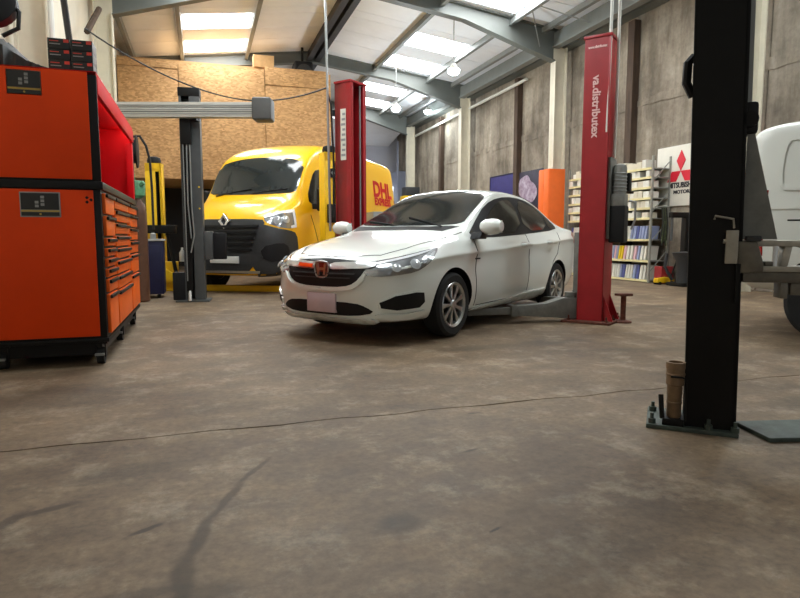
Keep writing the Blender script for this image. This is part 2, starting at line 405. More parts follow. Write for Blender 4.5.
def make_wheel(parent, x, y, R_, rim, width, side, spokes=10, cover='silver', steer=0):
    root = bpy.data.objects.new('wheel', None); COL.objects.link(root); root.parent = parent
    root.matrix_local = T(x, y, R_) @ R(steer, 'Z') @ R(-90*side, 'X')       # local +z points outwards
    h = width/2; r = rim
    t = MB().lathe([(r*.93, -h*.8), (R_*.9, -h), (R_*.985, -h*.75), (R_, -h*.3), (R_, h*.3), (R_*.985, h*.75), (R_*.9, h), (r*1.04, h*.95), (r*.96, h*.8), (r*.93, h*.5)], n=40, loop=True)
    t.build('tyre', 'rubber', root)
    MB().lathe([(r*1.03, h*.9), (r*1.0, h*.98), (r*.9, h*.86), (r*.86, h*.6), (r*.9, -h*.7), (r*.97, -h*.7), (r*.97, h*.6)], n=40, loop=True).build('rim', cover, root)
    MB().lathe([(0, h*.4), (r*.93, h*.4), (r*.93, -h*.6), (0, -h*.6)], n=30).build('brake_disc', 'black_plastic', root)
    for k in range(spokes):
        a = 360*k/spokes
        mb = MB()
        mb.prism([(r*.16, -r*.07), (r*.55, -r*.075), (r*.92, -r*.13), (r*.92, r*.13), (r*.55, r*.075), (r*.16, r*.07)], 'z', h*.5, h*.82, R(a, 'Z'))
        mb.build('spoke', cover, root, bevel=.006)
    MB().lathe([(r*.24, h*.45), (r*.24, h*.84), (r*.18, h*.95), (0.001, h*.97)], n=20).build('hub_cap', cover, root)
    return root
# ================================================================== STRUCTURE
FR = (2.2, 7.85, 13.5, 19.2, 24.8)     # portal frame positions along the hall
XL, XR, RX, RZ, SL = -1.95, 9.0, 3.46, 6.65, .126
def roofz(x): return RZ - SL*abs(x-RX)
# floor: concrete slabs over a dark bed, split by a wandering joint
fl = struct(MB().box(-6, 13, -9, 34, -.3, -.03).build('floor', 'gap', smooth=0))
joint = [(-6 + 19*i/120, 2.92 + .012*math.sin(i*1.7) + random.uniform(-.006, .006)) for i in range(121)]
def slab(edge_lo, edge_hi):
    mb = MB(); mb.prism(list(edge_lo) + list(reversed(edge_hi)), 'z', -.2, 0); return mb.build('concrete_slab', 'floor_concrete', fl, smooth=0)
slab([(-6, -9), (13, -9)], [(x, y-.006-.003*math.sin(x*9)) for x, y in joint])
slab([(x, y+.006+.003*math.sin(x*5)) for x, y in joint], [(-6, 34), (13, 34)])
# right wall: precast panels between posts
wr = struct(MB().box(9.06, 9.3, -9, 30, 0, 6.1).build('wall_right', 'wall_concrete', smooth=0))
ys = [-3.4, -.6, 2.2, 5.1, 7.85, 11.1, 13.5, 16.05, 19.2, 22.0, 24.8, 27.9]
for a, b in zip(ys, ys[1:]):
    for (z0, z1, px) in ((0, 3.74, 9.0), (3.80, 5.62, 9.02)):
        mb = MB(); n = 14
        lo = [(a+.012 + (b-a-.024)*i/n, z1 + random.uniform(-.03, .015)) for i in range(n+1)]
        mb.prism([(a+.012, z0+.006)] + [(b-.012, z0+.006)] + list(reversed(lo)), 'x', px, 9.1)
        mb.build('concrete_panel', 'wall_concrete', wr, smooth=0)
    mb = MB(); n = 16          # rough mortar band along the joint
    up_ = [(a + (b-a)*i/n, 3.83 + random.uniform(-.02, .045)) for i in range(n+1)]; dn = [(a + (b-a)*i/n, 3.70 + random.uniform(-.05, .02)) for i in range(n+1)]
    mb.prism(dn + list(reversed(up_)), 'x', 8.985, 9.05); mb.build('mortar_band', 'wall_concrete', wr, smooth=0)
for y in (5.1, 11.1, 16.05, 22.0):
    struct(MB().box(8.86, 9.0, y-.1, y-.085, 0, 5.5).box(8.86, 9.0, y+.085, y+.1, 0, 5.5).box(8.84, 8.86, y-.1, y+.1, 0, 5.5).build('trim_%d' % (30+int(y)), 'rust_post', smooth=0))
# left wall
struct(MB().box(-2.3, XL, -9, 30, 0, 6.1).build('wall_left', 'cream_wall', smooth=0))
# far end: back wall, white sloping soffit, cladding on the side return
struct(MB().box(-2.3, 9.3, 28.0, 28.2, 0, 6.4).build('wall_back', 'far_wall', smooth=0))
struct(MB().prism([(24.95, 5.78), (27.98, 5.22), (27.98, 5.3), (24.95, 5.86)], 'x', -1.9, 8.62).build('ceiling_soffit', 'roof_white', smooth=0))
struct(MB().box(8.55, 8.98, 26.3, 27.9, 0, 3.9).box(8.5, 8.55, 26.2, 26.32, 0, 5.2).build('wall_far_return', 'blue_clad', smooth=0))
struct(MB().box(8.5, 8.54, 27.0, 27.95, .3, 3.25).build('window_31', 'day_gap', smooth=0))
struct(MB().box(8.1, 8.42, 27.94, 27.99, 1.5, 3.3).build('window_32', 'day_gap', smooth=0))
# ceiling: metre-wide insulated panels on each slope, with translucent roof lights between two purlins
ce = struct(MB().prism([(XL-.3, roofz(XL-.3)+.12), (RX, RZ+.12), (9.3, roofz(9.3)+.12), (9.3, roofz(9.3)+.2), (RX, RZ+.2), (XL-.3, roofz(XL-.3)+.2)], 'y', -4, 29).build('ceiling', 'gap_grey', smooth=0))
SKY = []
for f in FR[:-1] + (-3.45,):
    SKY += [f+2.25, f+4.3]
SKY += [21.15, 23.25]; SKY = sorted(set(round(s, 2) for s in SKY if not 21.2 < s < 25))
SKY = [s for s in SKY if 3 < s < 19.3] + [21.1, 23.2]
def roof_piece(x0, x1, y0, y1, dz=0, th=.05):
    mb = MB(); mb.prism([(x0, roofz(x0)+dz), (x1, roofz(x1)+dz), (x1, roofz(x1)+dz+th), (x0, roofz(x0)+dz+th)], 'y', y0, y1); return mb
PUR = [(RX+s*d) for s in (-1, 1) for d in (2.0, 3.8)]
nwin = 0
edges = []
y = -3.45
while y < 28:
    nxt = [s for s in SKY if y + .02 < s < y + 1.06]
    if any(abs(s-y) < .02 for s in SKY): edges.append((y, y+1.06, True)); y = round(y+1.06, 3)
    else:
        e = nxt[0] if nxt else min(y+1.05, 28); edges.append((y, e, False)); y = round(e, 3)
g = .012
for (a, b, sky) in edges:
    if b-a < .05: continue
    for s in (-1, 1):
        X = lambda d: RX + s*d
        def seg(d0, d1): return (min(X(d0), X(d1)), max(X(d0), X(d1)))
        if not sky:
            roof_piece(*seg(0, 5.7), a+g, b-g).build('roof_panel', 'roof_white', ce, smooth=0)
        else:
            roof_piece(*seg(0, 2.08), a+g, b-g).build('roof_panel', 'roof_white', ce, smooth=0)
            roof_piece(*seg(3.74, 5.7), a+g, b-g).build('roof_panel', 'roof_white', ce, smooth=0)
            nwin += 1
            struct(roof_piece(*seg(2.1, 3.72), a+.02, b-.02, .004).build('window_%d' % nwin, 'roof_light', smooth=0))
# purlins and eave beams (run along the hall)
for i, x in enumerate(PUR):
    z = roofz(x)
    struct(MB().box(x-.03, x+.03, -3.4, 27.9, z-.17, z-.005).box(x-.07, x+.03, -3.4, 27.9, z-.18, z-.165).build('trim_%d' % (i+1), 'purlin', smooth=0))
for i, x in enumerate((RX-.13, RX+.13)):
    z = roofz(x)
    struct(MB().box(x-.035, x+.035, -3.4, 24.7, z-.26, z-.005).box(x-.08, x+.08, -3.4, 24.7, z-.28, z-.255).build('trim_%d' % (i+5), 'dark_beam', smooth=0))
struct(MB().box(8.45, 8.52, -3.4, 26.2, 5.62, 5.95).box(8.40, 8.6, -3.4, 26.2, 5.58, 5.62).build('trim_7', 'purlin', smooth=0))
struct(MB().box(8.72, 9.0, -3.4, 26.2, 5.60, 5.68).box(8.70, 8.74, -3.4, 26.2, 5.6, 5.8).build('trim_8', 'frame_steel', smooth=0))
struct(MB().box(8.1, 8.2, -3.4, 26.2, roofz(8.2)-.14, roofz(8.2)-.01).build('trim_9', 'pipe_grey', smooth=0))
struct(MB().box(-1.7, -1.6, -3.4, 26.2, roofz(-1.7)-.2, roofz(-1.7)-.01).build('trim_10', 'purlin', smooth=0))
tag(MB().cyl((8.8, 15.4, 5.32), (8.8, 24.7, 5.2), .045, n=10).build('wall_pipe', 'pipe_white'), 'long white pipe running below the eave along the concrete wall', 'pipe')
# portal frames
def frame(y, idx):
    r = sroot('trim_%d' % idx, (0, y, 0))
    for s in (1, -1):
        xi = RX + s*4.99; xo = RX + s*5.33
        c = MB(); lo, hi = sorted((xi, xi+s*.025)); c.box(lo, hi, -.11, .11, 0, 5.3); lo, hi = sorted((xo-s*.025, xo)); c.box(lo, hi, -.11, .11, 0, 5.75)
        lo, hi = sorted((xi, xo)); c.box(lo, hi, -.012, .012, 0, 5.7); c.build('column', 'cream_steel', r, smooth=0)
        pb = [(xi, 5.25), (RX+s*2.54, roofz(RX+2.54)-.35), (RX, RZ-.35)]; pt = [(RX, RZ-.01), (xo, roofz(xo)-.01)]
        w = MB(); w.prism(pb + pt + [(xo, 5.2)], 'y', -.01, .01)
        for (p, q) in zip(pb, pb[1:]): w.prism([p, q, (q[0], q[1]+.025), (p[0], p[1]+.025)], 'y', -.11, .11)
        w.prism([pt[0], pt[1], (pt[1][0], pt[1][1]-.025), (pt[0][0], pt[0][1]-.025)], 'y', -.11, .11)
        w.build('rafter', 'frame_steel', r, smooth=0)
    return r
for i, y in enumerate(FR): frame(y, 11+i)
# OSB-clad mezzanine partition, hung from above, open underneath
op = struct(MB().box(-1.9, 3.5, 17.12, 17.2, 2.5, 5.4).build('wall_partition', 'wood_plain', smooth=0))
for (x0, x1, z0, z1) in [(-1.9, -.45, 2.45, 5.24), (-.44, 1.75, 2.45, 5.42), (1.76, 3.52, 2.45, 5.02), (1.76, 3.52, 5.03, 5.5), (-1.9, -.45, 5.25, 5.42)]:
    MB().box(x0+.006, x1-.006, 17.06 + (.02 if z1 in (5.24, 5.02) else 0), 17.12, z0, z1).build('board', 'osb', op, bevel=.004)
MB().box(3.5, 3.56, 17.05, 20.5, 0, 5.42).build('board', 'osb', op)
struct(MB().box(-1.9, 3.5, 20.4, 20.5, 0, 5.4).build('wall_store', 'black_plastic', smooth=0))  # black colour stands for the shade beneath the mezzanine
struct(MB().box(-1.9, 3.5, 17.2, 20.4, 2.45, 2.55).build('ceiling_store', 'wood_plain', smooth=0))
# ================================================================== WHITE SEDAN
def sedan():
    root = thing('sedan', 'white four-door sedan parked on the red two-post lift', 'car', (2.74, 6.50, 0), math.radians(-143.3))
    #        x      zl   ws   wm   zm   zc   zb   wb    wr    zre   zr
    K = [(-2.27, (.50, .40, .52, .66, .78, .86, .50, .40, .90, .92)), (-2.24, (.40, .56, .66, .64, .84, .93, .62, .52, .98, 1.00)), (-2.17, (.33, .68, .745, .62, .88, .98, .70, .58, 1.03, 1.05)),
         (-2.0, (.26, .745, .80, .60, .90, 1.00, .755, .60, 1.055, 1.085)), (-1.8, (.22, .78, .83, .58, .90, 1.0, .78, .585, 1.08, 1.125)), (-1.55, (.19, .79, .842, .56, .89, .985, .79, .575, 1.17, 1.22)),
         (-1.2, (.18, .79, .845, .55, .87, .965, .795, .57, 1.30, 1.355)), (-.8, (.18, .785, .845, .54, .85, .945, .795, .575, 1.385, 1.44)), (-.3, (.18, .785, .845, .53, .83, .93, .795, .58, 1.41, 1.475)),
         (.05, (.18, .785, .845, .53, .815, .915, .795, .58, 1.385, 1.455)), (.3, (.18, .785, .845, .53, .80, .905, .795, .59, 1.29, 1.365)), (.6, (.18, .785, .845, .53, .79, .90, .79, .62, 1.15, 1.215)),
         (.95, (.18, .785, .845, .53, .775, .895, .785, .66, 1.0, 1.045)), (1.12, (.18, .785, .845, .53, .77, .885, .78, .66, .945, .985)), (1.4, (.18, .785, .843, .52, .755, .855, .775, .62, .905, .935)),
         (1.65, (.18, .77, .825, .50, .73, .815, .745, .57, .86, .885)), (1.85, (.18, .725, .785, .48, .69, .765, .68, .50, .805, .83)), (2.0, (.185, .65, .71, .46, .65, .715, .60, .43, .755, .78)),
         (2.10, (.20, .54, .60, .45, .62, .675, .50, .36, .71, .73)), (2.16, (.235, .41, .465, .45, .58, .63, .38, .28, .66, .675)), (2.185, (.30, .28, .32, .45, .54, .57, .26, .2, .59, .60))]
    def sec(x, k):
        zl, ws, wm, zm, zc, zb, wb, wr, zre, zr = k
        return [(0, zl), (.55*ws, zl), (.92*ws, zl+.005), (ws, zl+.05), (ws+(wm-ws)*.75, zl+.05+(zm-zl)*.38), (wm, zm), (wm-.012, zm+(zc-zm)*.55), (wm-.010, zc-.035), (wm+.006, zc-.004), (wm-.012, zc+.018), (wb, zb),
                (wb-.03, zb+.012+(zre-zb)*.05), (wb-.03+(wr-wb+.03)*.48+.012, zb+(zre-zb)*.56), (wr+.012, zre-.012), (wr-.04, zre+(zr-zre)*.35), (wr*.5, zre+(zr-zre)*.86), (0, zr)]
    xs = [-2.27, -2.255, -2.23, -2.19, -2.12, -2.03] + [-1.9+.14*i for i in range(27)] + [1.84, 1.93, 2.01, 2.07, 2.115, 2.15, 2.173, 2.185]
    me, bvh = make_hull(K, xs, sec)
    cut_arches(me, [(1.3, .30, .345, .50, 1.1), (-1.3, .30, .335, .50, 1.1)], 'white_paint', 'black_plastic', 'body', root)
    DN, SD, FT = (0, 0, -1), (0, -1, 0), (-1, 0, 0)
    # windscreen and rear screen
    ws = chaikin([(.98, 0, 1), (.96, .35, 1), (.86, .64, 1), (.62, .60, 1), (.35, .57, 1), (.14, .545, 1), (.10, .3, 1), (.09, 0, 1), (.10, -.3, 1), (.14, -.545, 1), (.35, -.57, 1), (.62, -.60, 1), (.86, -.64, 1), (.96, -.35, 1)], 2)
    patch('windscreen', ws, DN, bvh, 'glass_blue', root, .005, .05)
    patch('rear_screen', chaikin([(-1.78, 0, 1), (-1.74, .46, 1), (-1.1, .5, 1), (-1.06, 0, 1), (-1.1, -.5, 1), (-1.74, -.46, 1)], 1), DN, bvh, 'glass_dark', root, .004, .09)
    # side glass: black surround, then the panes
    for s in (1, -1):
        d = (0, -s, -.12); Y = .8*s
        sur = chaikin([(.93, Y, .925), (.62, Y, 1.10), (.30, Y, 1.285), (.0, Y, 1.375), (-.45, Y, 1.405), (-.9, Y, 1.36), (-1.22, Y, 1.235), (-1.44, Y, 1.08), (-1.40, Y, 1.015), (-.4, Y, .955), (.5, Y, .915)], 1)
        w = patch('window_surround', sur, d, bvh, 'black_plastic', root, .003, .08)
        patch('side_window', chaikin([(.60, Y, .95), (.50, Y, 1.07), (.16, Y, 1.275), (-.06, Y, 1.345), (-.30, Y, 1.365), (-.34, Y, .98)], 1), d, bvh, 'glass_dark', root, .007, .08)
        patch('side_window', chaikin([(-.42, Y, .985), (-.40, Y, 1.365), (-.85, Y, 1.325), (-1.08, Y, 1.245), (-1.11, Y, 1.02)], 1), d, bvh, 'glass_dark', root, .007, .08)
        patch('side_window', chaikin([(-1.15, Y, 1.03), (-1.14, Y, 1.21), (-1.28, Y, 1.13), (-1.37, Y, 1.045)], 1), d, bvh, 'glass_dark', root, .007, .06)
        sd = (0, -s, 0)
        ribbon('door_seam', [(.86, Y, .25), (.92, Y, .6), (.86, Y, .9)], .008, sd, bvh, 'gap', root)
        ribbon('door_seam', [(-.37, Y, .25), (-.38, Y, .95)], .008, sd, bvh, 'gap', root)
        ribbon('door_seam', [(-1.02, Y, .32), (-1.12, Y, .62), (-1.28, Y, .72), (-1.36, Y, .98)], .008, sd, bvh, 'gap', root)
        ribbon('sill_seam', [(.82, Y, .25), (-.9, Y, .27)], .008, sd, bvh, 'gap', root)
        patch('sill_skirt', [(.9, Y, .19), (.9, Y, .22), (.55, Y, .25), (-.55, Y, .30), (-.93, Y, .31), (-.9, Y, .19)], sd, bvh, 'white_paint', root, .02, .1)
        for hx in (-.24, -1.0):
            zz = .835 + (-.24-hx)*.03
            patch('handle_shade', chaikin([(hx-.10, Y, zz-.03), (hx+.09, Y, zz-.03), (hx+.09, Y, zz+.03), (hx-.10, Y, zz+.03)], 1), sd, bvh, 'alu', root, .002, .06, .004); mb = MB(); mb.tube([(hx-.09, s*.838, zz), (hx-.08, s*.886, zz), (hx+.07, s*.886, zz), (hx+.085, s*.838, zz)], .019, 8); mb.build('door_handle', 'white_paint', root)  # grey patch paints the shade behind each door handle
        patch('side_badge', [(.92, Y, .705), (.92, Y, .72), (.82, Y, .72), (.82, Y, .705)], sd, bvh, 'dark_plastic', root, .004, .05)
        # mirror
        mr = MB(); mr.lathe([(.004, -.105), (.06, -.10), (.088, -.06), (.098, 0), (.09, .06), (.06, .10), (.004, .112)], T(.80, s*.945, 1.02) @ R(90, 'X') @ Matrix.Diagonal((.85, .80, 1.05, 1)), 20); mo = mr.build('mirror', 'white_paint', root)
        MB().prism([(.78, .90), (.92, .90), (.88, .965), (.76, .965)], 'y', *sorted((s*.77, s*.88))).build('mirror_foot', 'black_plastic', mo, bevel=.006)
        MB().box(.715, .73, *sorted((s*.87, s*1.02)), .96, 1.08).build('mirror_glass', 'chrome', mo, bevel=.005)
        # head lamp, wrapping round the corner
        od = (-.72, -.7*s, 0)
        HL = [(2.08, s*.36, .60), (2.07, s*.38, .70), (1.96, s*.57, .735), (1.80, s*.68, .775), (1.60, s*.745, .815), (1.50, s*.765, .83), (1.55, s*.77, .775), (1.68, s*.75, .68), (1.80, s*.715, .625), (1.95, s*.60, .60), (2.04, s*.48, .59)]
        hl = patch('head_lamp', chaikin(HL, 1), od, bvh, 'lamp_inner', root, .005, .05)
        patch('daytime_strip', chaikin([(2.055, s*.42, .69), (1.96, s*.575, .725), (1.80, s*.685, .765), (1.58, s*.75, .812), (1.60, s*.75, .797), (1.80, s*.69, .748), (1.96, s*.575, .708), (2.05, s*.42, .675)], 1), od, bvh, 'drl', hl, .010, .05, .006)
        for (lx, ly, lz, lr) in ((1.93, .60, .66, .036), (1.80, .70, .69, .042)):
            loc, nor, i, dd = bvh.ray_cast(Vector((lx, s*ly, lz)) - Vector(od)*.5, Vector(od).normalized())
            q = nor.to_track_quat('Z', 'Y').to_matrix().to_4x4(); q.translation = loc
            MB().lathe([(lr*1.15, .004), (lr*1.15, .014), (lr, .014), (lr*.7, .022), (.002, .026)], q, 18).build('lens', 'lamp_clear', hl)
        patch('lamp_reflector', chaikin([(1.72, s*.735, .67), (1.62, s*.755, .775), (1.55, s*.765, .80), (1.60, s*.765, .75)], 1), od, bvh, 'lamp_clear', hl, .010, .05, .006)
        # fog recess with black insert and lower lip
        FG = [(2.0, s*.47, .375), (1.93, s*.58, .43), (1.80, s*.70, .455), (1.74, s*.75, .45), (1.74, s*.765, .37), (1.78, s*.735, .325), (1.93, s*.60, .312), (2.0, s*.49, .33)]
        patch('fog_bezel', chaikin([((p[0]), p[1] + s*(.02 if abs(p[1]) > .6 else -.02), .405 + (p[2]-.405)*1.28) for p in FG], 1), od, bvh, 'white_paint', root, .014, .05, .03)
        patch('fog_insert', FG, od, bvh, 'black_plastic', root, .018, .05, .02)
        patch('bumper_wing', chaikin([(2.0, s*.40, .285), (1.90, s*.58, .275), (1.80, s*.70, .295), (1.74, s*.77, .31), (1.74, s*.77, .27), (1.85, s*.70, .235), (1.98, s*.48, .235)], 1), od, bvh, 'white_paint', root, .03, .05, .05)
        tl = patch('tail_lamp', chaikin([(-1.95, s*.78, .98), (-2.12, s*.7, .99), (-2.2, s*.6, .93), (-2.18, s*.66, .78), (-2.02, s*.77, .82), (-1.85, s*.79, .93)], 1), (.6, -s*.8, 0), bvh, 'red_lens', root, .005, .05)
    # grille, chrome wing, lower intake, plate
    gr = patch('grille', chaikin([(2.1, 0, .735), (2.1, .30, .715), (2.1, .46, .70), (2.1, .44, .62), (2.1, .36, .53), (2.1, .24, .495), (2.1, 0, .49), (2.1, -.24, .495), (2.1, -.36, .53), (2.1, -.44, .62), (2.1, -.46, .70), (2.1, -.30, .715)], 1), FT, bvh, 'black_plastic', root, .006, .06)
    for s in (1, -1):
        patch('chrome_wing', chaikin([(2.1, s*.07, .69), (2.1, s*.3, .70), (2.1, s*.52, .71), (2.1, s*.52, .655), (2.1, s*.3, .645), (2.1, s*.07, .635)], 1), FT, bvh, 'silver', gr, .016, .05, .012)
        patch('grille_bar', [(2.1, s*.05, .61), (2.1, s*.36, .61), (2.1, s*.355, .60), (2.1, s*.05, .60)], FT, bvh, 'dark_plastic', gr, .014, .05, .01)
        patch('grille_bar', [(2.1, s*.05, .575), (2.1, s*.32, .575), (2.1, s*.31, .565), (2.1, s*.05, .565)], FT, bvh, 'dark_plastic', gr, .014, .05, .01)
        patch('grille_trim', chaikin([(2.1, s*.0, .482), (2.1, s*.25, .486), (2.1, s*.38, .52), (2.1, s*.47, .62), (2.1, s*.46, .57), (2.1, s*.38, .49), (2.1, s*.25, .46), (2.1, s*.0, .457)], 1), FT, bvh, 'white_paint', root, .022, .05, .03)
    patch('amber_reflector', [(2.1, -.12, .675), (2.1, -.30, .683), (2.1, -.30, .655), (2.1, -.12, .645)], FT, bvh, 'orange_lens', gr, .022, .05, .008)
    patch('lower_intake', chaikin([(2.1, 0, .365), (2.1, .36, .365), (2.1, .46, .335), (2.1, .53, .285), (2.1, .36, .252), (2.1, 0, .248), (2.1, -.36, .252), (2.1, -.53, .285), (2.1, -.46, .335), (2.1, -.36, .365)], 1), FT, bvh, 'black_plastic', root, .006, .06)
    patch('front_lip', chaikin([(2.1, 0, .238), (2.1, .4, .238), (2.1, .52, .245), (2.1, .52, .21), (2.1, .4, .20), (2.1, 0, .195), (2.1, -.4, .20), (2.1, -.52, .21), (2.1, -.52, .245), (2.1, -.4, .238)], 1), FT, bvh, 'white_paint', root, .03, .06, .05)
    # emblem: chrome frame with an upright H on a red field
    loc, nor, i, dd = bvh.ray_cast(Vector((4, 0, .645)), Vector(FT)); xe = loc.x + .012
    eh = chaikin([(-.085, .70), (0, .712), (.085, .70), (.07, .60), (.045, .572), (-.045, .572), (-.07, .60)], 1)
    em = MB(); em.prism(eh, 'x', xe-.012, xe+.004); eo = em.build('emblem', 'emblem_red', gr, bevel=.003)
    er = MB(); er.tube([(xe+.008, p[0], p[1]) for p in eh] + [(xe+.008, *eh[0])], .008, 6); er.build('emblem_ring', 'silver', eo)
    el = MB()
    for s in (1, -1): el.prism([(s*.060, .692), (s*.036, .692), (s*.020, .590), (s*.042, .590)], 'x', xe+.003, xe+.014)
    el.box(xe+.003, xe+.013, -.03, .03, .632, .655); el.build('emblem_letter', 'silver', eo)
    xp = bvh.ray_cast(Vector((4, 0, .42)), Vector(FT))[0].x + .02
    MB().box(xp-.03, xp, -.165, .165, .268, .435).build('number_plate', 'plate', root, bevel=.004)
    ribbon('bonnet_seam', [(.95, .70, 1), (1.4, .665, 1), (1.75, .59, 1), (1.95, .47, 1), (2.045, .28, 1), (2.07, 0, 1), (2.045, -.28, 1), (1.95, -.47, 1), (1.75, -.59, 1), (1.4, -.665, 1), (.95, -.70, 1)], .008, DN, bvh, 'gap', root)
    patch('cowl', [(1.07, -.55, 1), (1.11, 0, 1), (1.07, .55, 1), (.90, .64, 1), (.985, .35, 1), (1.0, 0, 1), (.985, -.35, 1), (.90, -.64, 1)], DN, bvh, 'black_plastic', root, .003, .08)
    for a, b in (((.99, .5), (.80, -.02)), ((1.0, -.05), (.83, -.52))):
        p = [bvh.ray_cast(Vector((a[0]+(b[0]-a[0])*t, a[1]+(b[1]-a[1])*t, 3)), Vector(DN))[0] + Vector((0, 0, .014)) for t in (0, .25, .5, .75, 1)]
        MB().tube(p, .007, 6).build('wiper', 'black_plastic', root)
    for x in (1.3, -1.3):
        for s in (1, -1): make_wheel(root, x, s*.735, .30, .205, .19, s, 9, 'silver', 0)
    # underbody
    MB().box(-1.9, 1.8, -.5, .5, .16, .3).build('underbody', 'black_plastic', root, bevel=.02)
sedan()
# ================================================================== PANEL VANS
def van(name, label, loc, rz, Ln, Hh, Wd, paint, front_detail):
    root = thing(name, label, 'van', loc, rz)
    k = Hh/2.66; w = Wd/1.035
    P = lambda x, zl, ws, wm, zm, zb, wb, wr, zre, zr: (x, (zl*k, ws*w, wm*w, zm*k, zb*k, wb*w, wr*w, zre*k, zr*k))
    zr_ = .0 if front_detail else .17
    K = [P(-Ln, .5+zr_, .80, .90, .95, 1.5, .88, .74, 2.30, 2.38), P(-Ln+.05, .42+zr_, .92, .98, .95, 1.5, .97, .84, 2.46, 2.54), P(-Ln+.25, .38+zr_, .95, 1.03, .95, 1.5, 1.015, .88, 2.56, 2.63),
         P(-Ln+1, .35+zr_, .96, 1.035, .95, 1.5, 1.02, .89, 2.58, 2.66), P(-2.7, .33, .96, 1.035, .95, 1.5, 1.02, .89, 2.58, 2.66), P(-2.1, .33, .96, 1.03, .95, 1.5, 1.015, .88, 2.56, 2.65), P(-1.7, .33, .955, 1.025, .95, 1.5, 1.01, .87, 2.47, 2.57), P(-1.34, .33, .955, 1.02, .95, 1.5, 1.005, .865, 2.30, 2.42),
         P(-1.16, .33, .955, 1.02, .95, 1.5, 1.0, .865, 2.15, 2.27), P(-.95, .33, .95, 1.01, .95, 1.48, .985, .86, 1.86, 1.97), P(-.78, .32, .94, 1.0, .94, 1.44, .965, .85, 1.60, 1.68), P(-.66, .32, .93, .99, .93, 1.40, .95, .82, 1.51, 1.565), P(-.45, .30, .92, .975, .90, 1.32, .92, .76, 1.41, 1.47), P(-.25, .29, .88, .94, .86, 1.22, .87, .70, 1.32, 1.37), P(-.1, .29, .79, .85, .80, 1.12, .77, .60, 1.22, 1.27), P(-.02, .33, .64, .70, .74, 1.0, .62, .48, 1.10, 1.15), P(0, .42, .5, .55, .70, .88, .48, .36, .96, 1.0)]
    def sec(x, q):
        zl, ws, wm, zm, zb, wb, wr, zre, zr = q
        return [(0, zl), (.55*ws, zl), (.93*ws, zl+.01), (ws, zl+.06), (ws+(wm-ws)*.8, zl+(zm-zl)*.45), (wm, zm), (wm-.002, (zm+zb)/2), (wb+.004, zb-.03), (wb-.006, zb+.03), (wb+(wr-wb)*.30, zb+(zre-zb)*.42), (wb+(wr-wb)*.62, zb+(zre-zb)*.78), (wr+.02, zre-.02), (wr-.05, zre+(zr-zre)*.5), (wr*.5, zr-.012), (0, zr)]
    xs = sorted([-Ln, -Ln+.02, -Ln+.06, -Ln+.14, -Ln+.3] + [-Ln+.3+(Ln-2.6)*i/8 for i in range(1, 9)] + [-2.1+.14*i for i in range(15)] + [-.07, -.035, -.012, 0])
    me, bvh = make_hull(K, xs, sec)
    xf, xr = -1.0*(.85+.15*k), -Ln + (1.0 if front_detail else .70); RW = .345
    cut_arches(me, [(xf, RW, .43, .62, 1.3), (xr, RW, .42, .62, 1.3)], paint, 'black_plastic', 'body', root)
    DN, FT = (0, 0, -1), (-1, 0, 0)
    ws = chaikin([(-.73, 0, 1), (-.75, .5*w, 1), (-.80, .84*w, 1), (-.95, .855*w, 1), (-1.18, .85*w, 1), (-1.22, .5*w, 1), (-1.23, 0, 1), (-1.22, -.5*w, 1), (-1.18, -.85*w, 1), (-.95, -.855*w, 1), (-.80, -.84*w, 1), (-.75, -.5*w, 1)], 1)
    patch('windscreen', ws, DN, bvh, 'glass_blue', root, .004, .12, back=3)
    for a, b in (((-.73, .05), (-.82, .70)), ((-.73, -.66), (-.80, .02))):
        p = [bvh.ray_cast(Vector((a[0]+(b[0]-a[0])*t, (a[1]+(b[1]-a[1])*t)*w, 4)), Vector(DN))[0] + Vector((0, 0, .02)) for t in (0, .33, .66, 1)]
        MB().tube(p, .012, 6).build('wiper', 'black_plastic', root)
    for s in (1, -1):
        Y = s*1.0*w; d = (0, -s, 0)
        patch('door_window', chaikin([(-.98, Y, 1.55*k), (-1.25, Y, 1.98*k), (-1.45, Y, 2.12*k), (-2.1, Y, 2.16*k), (-2.12, Y, 1.47*k), (-1.2, Y, 1.45*k)], 1), d, bvh, 'glass_dark', root, .006, .12)
        for ln in ([(-1.05, Y, 1.3*k), (-1.3, Y, .85*k), (-1.32, Y, .45*k)], [(-2.32, Y, .45*k), (-2.34, Y, 2.2*k)], [(-3.45*Ln/5.55, Y, .45*k), (-3.45*Ln/5.55, Y, 2.25*k)], [(-Ln+.35, Y, 1.42*k), (-2.34, Y, 1.40*k)]):
            ribbon('body_seam', ln, .014, d, bvh, 'gap', root, n=6)
        patch('rub_strip', [(-Ln+.3, Y, .80*k), (-Ln+.3, Y, .68*k), (-1.6, Y, .68*k), (-1.6, Y, .80*k)], d, bvh, 'dark_plastic' if front_detail else paint, root, .02, .3)
        MB().tube([(-2.16, s*(Wd+.0), 1.22*k), (-2.15, s*(Wd+.035), 1.22*k), (-1.98, s*(Wd+.035), 1.22*k), (-1.97, s*Wd, 1.22*k)], .018, 6).build('door_handle', 'black_plastic', root)
        # mirror: tall two-glass head on an arm
        mo = MB().box(-1.28, -1.08, *sorted((s*(Wd+.06), s*(Wd+.27))), 1.36*k, 1.76*k).build('mirror', 'black_plastic', root, bevel=.05, seg=3)
        MB().box(-1.24, -1.12, *sorted((s*(Wd-.08), s*(Wd+.08))), 1.40*k, 1.50*k).build('mirror_arm', 'black_plastic', mo, bevel=.02)
        MB().box(-1.287, -1.275, *sorted((s*(Wd+.085), s*(Wd+.245))), 1.42*k, 1.70*k).build('mirror_glass', 'chrome', mo)
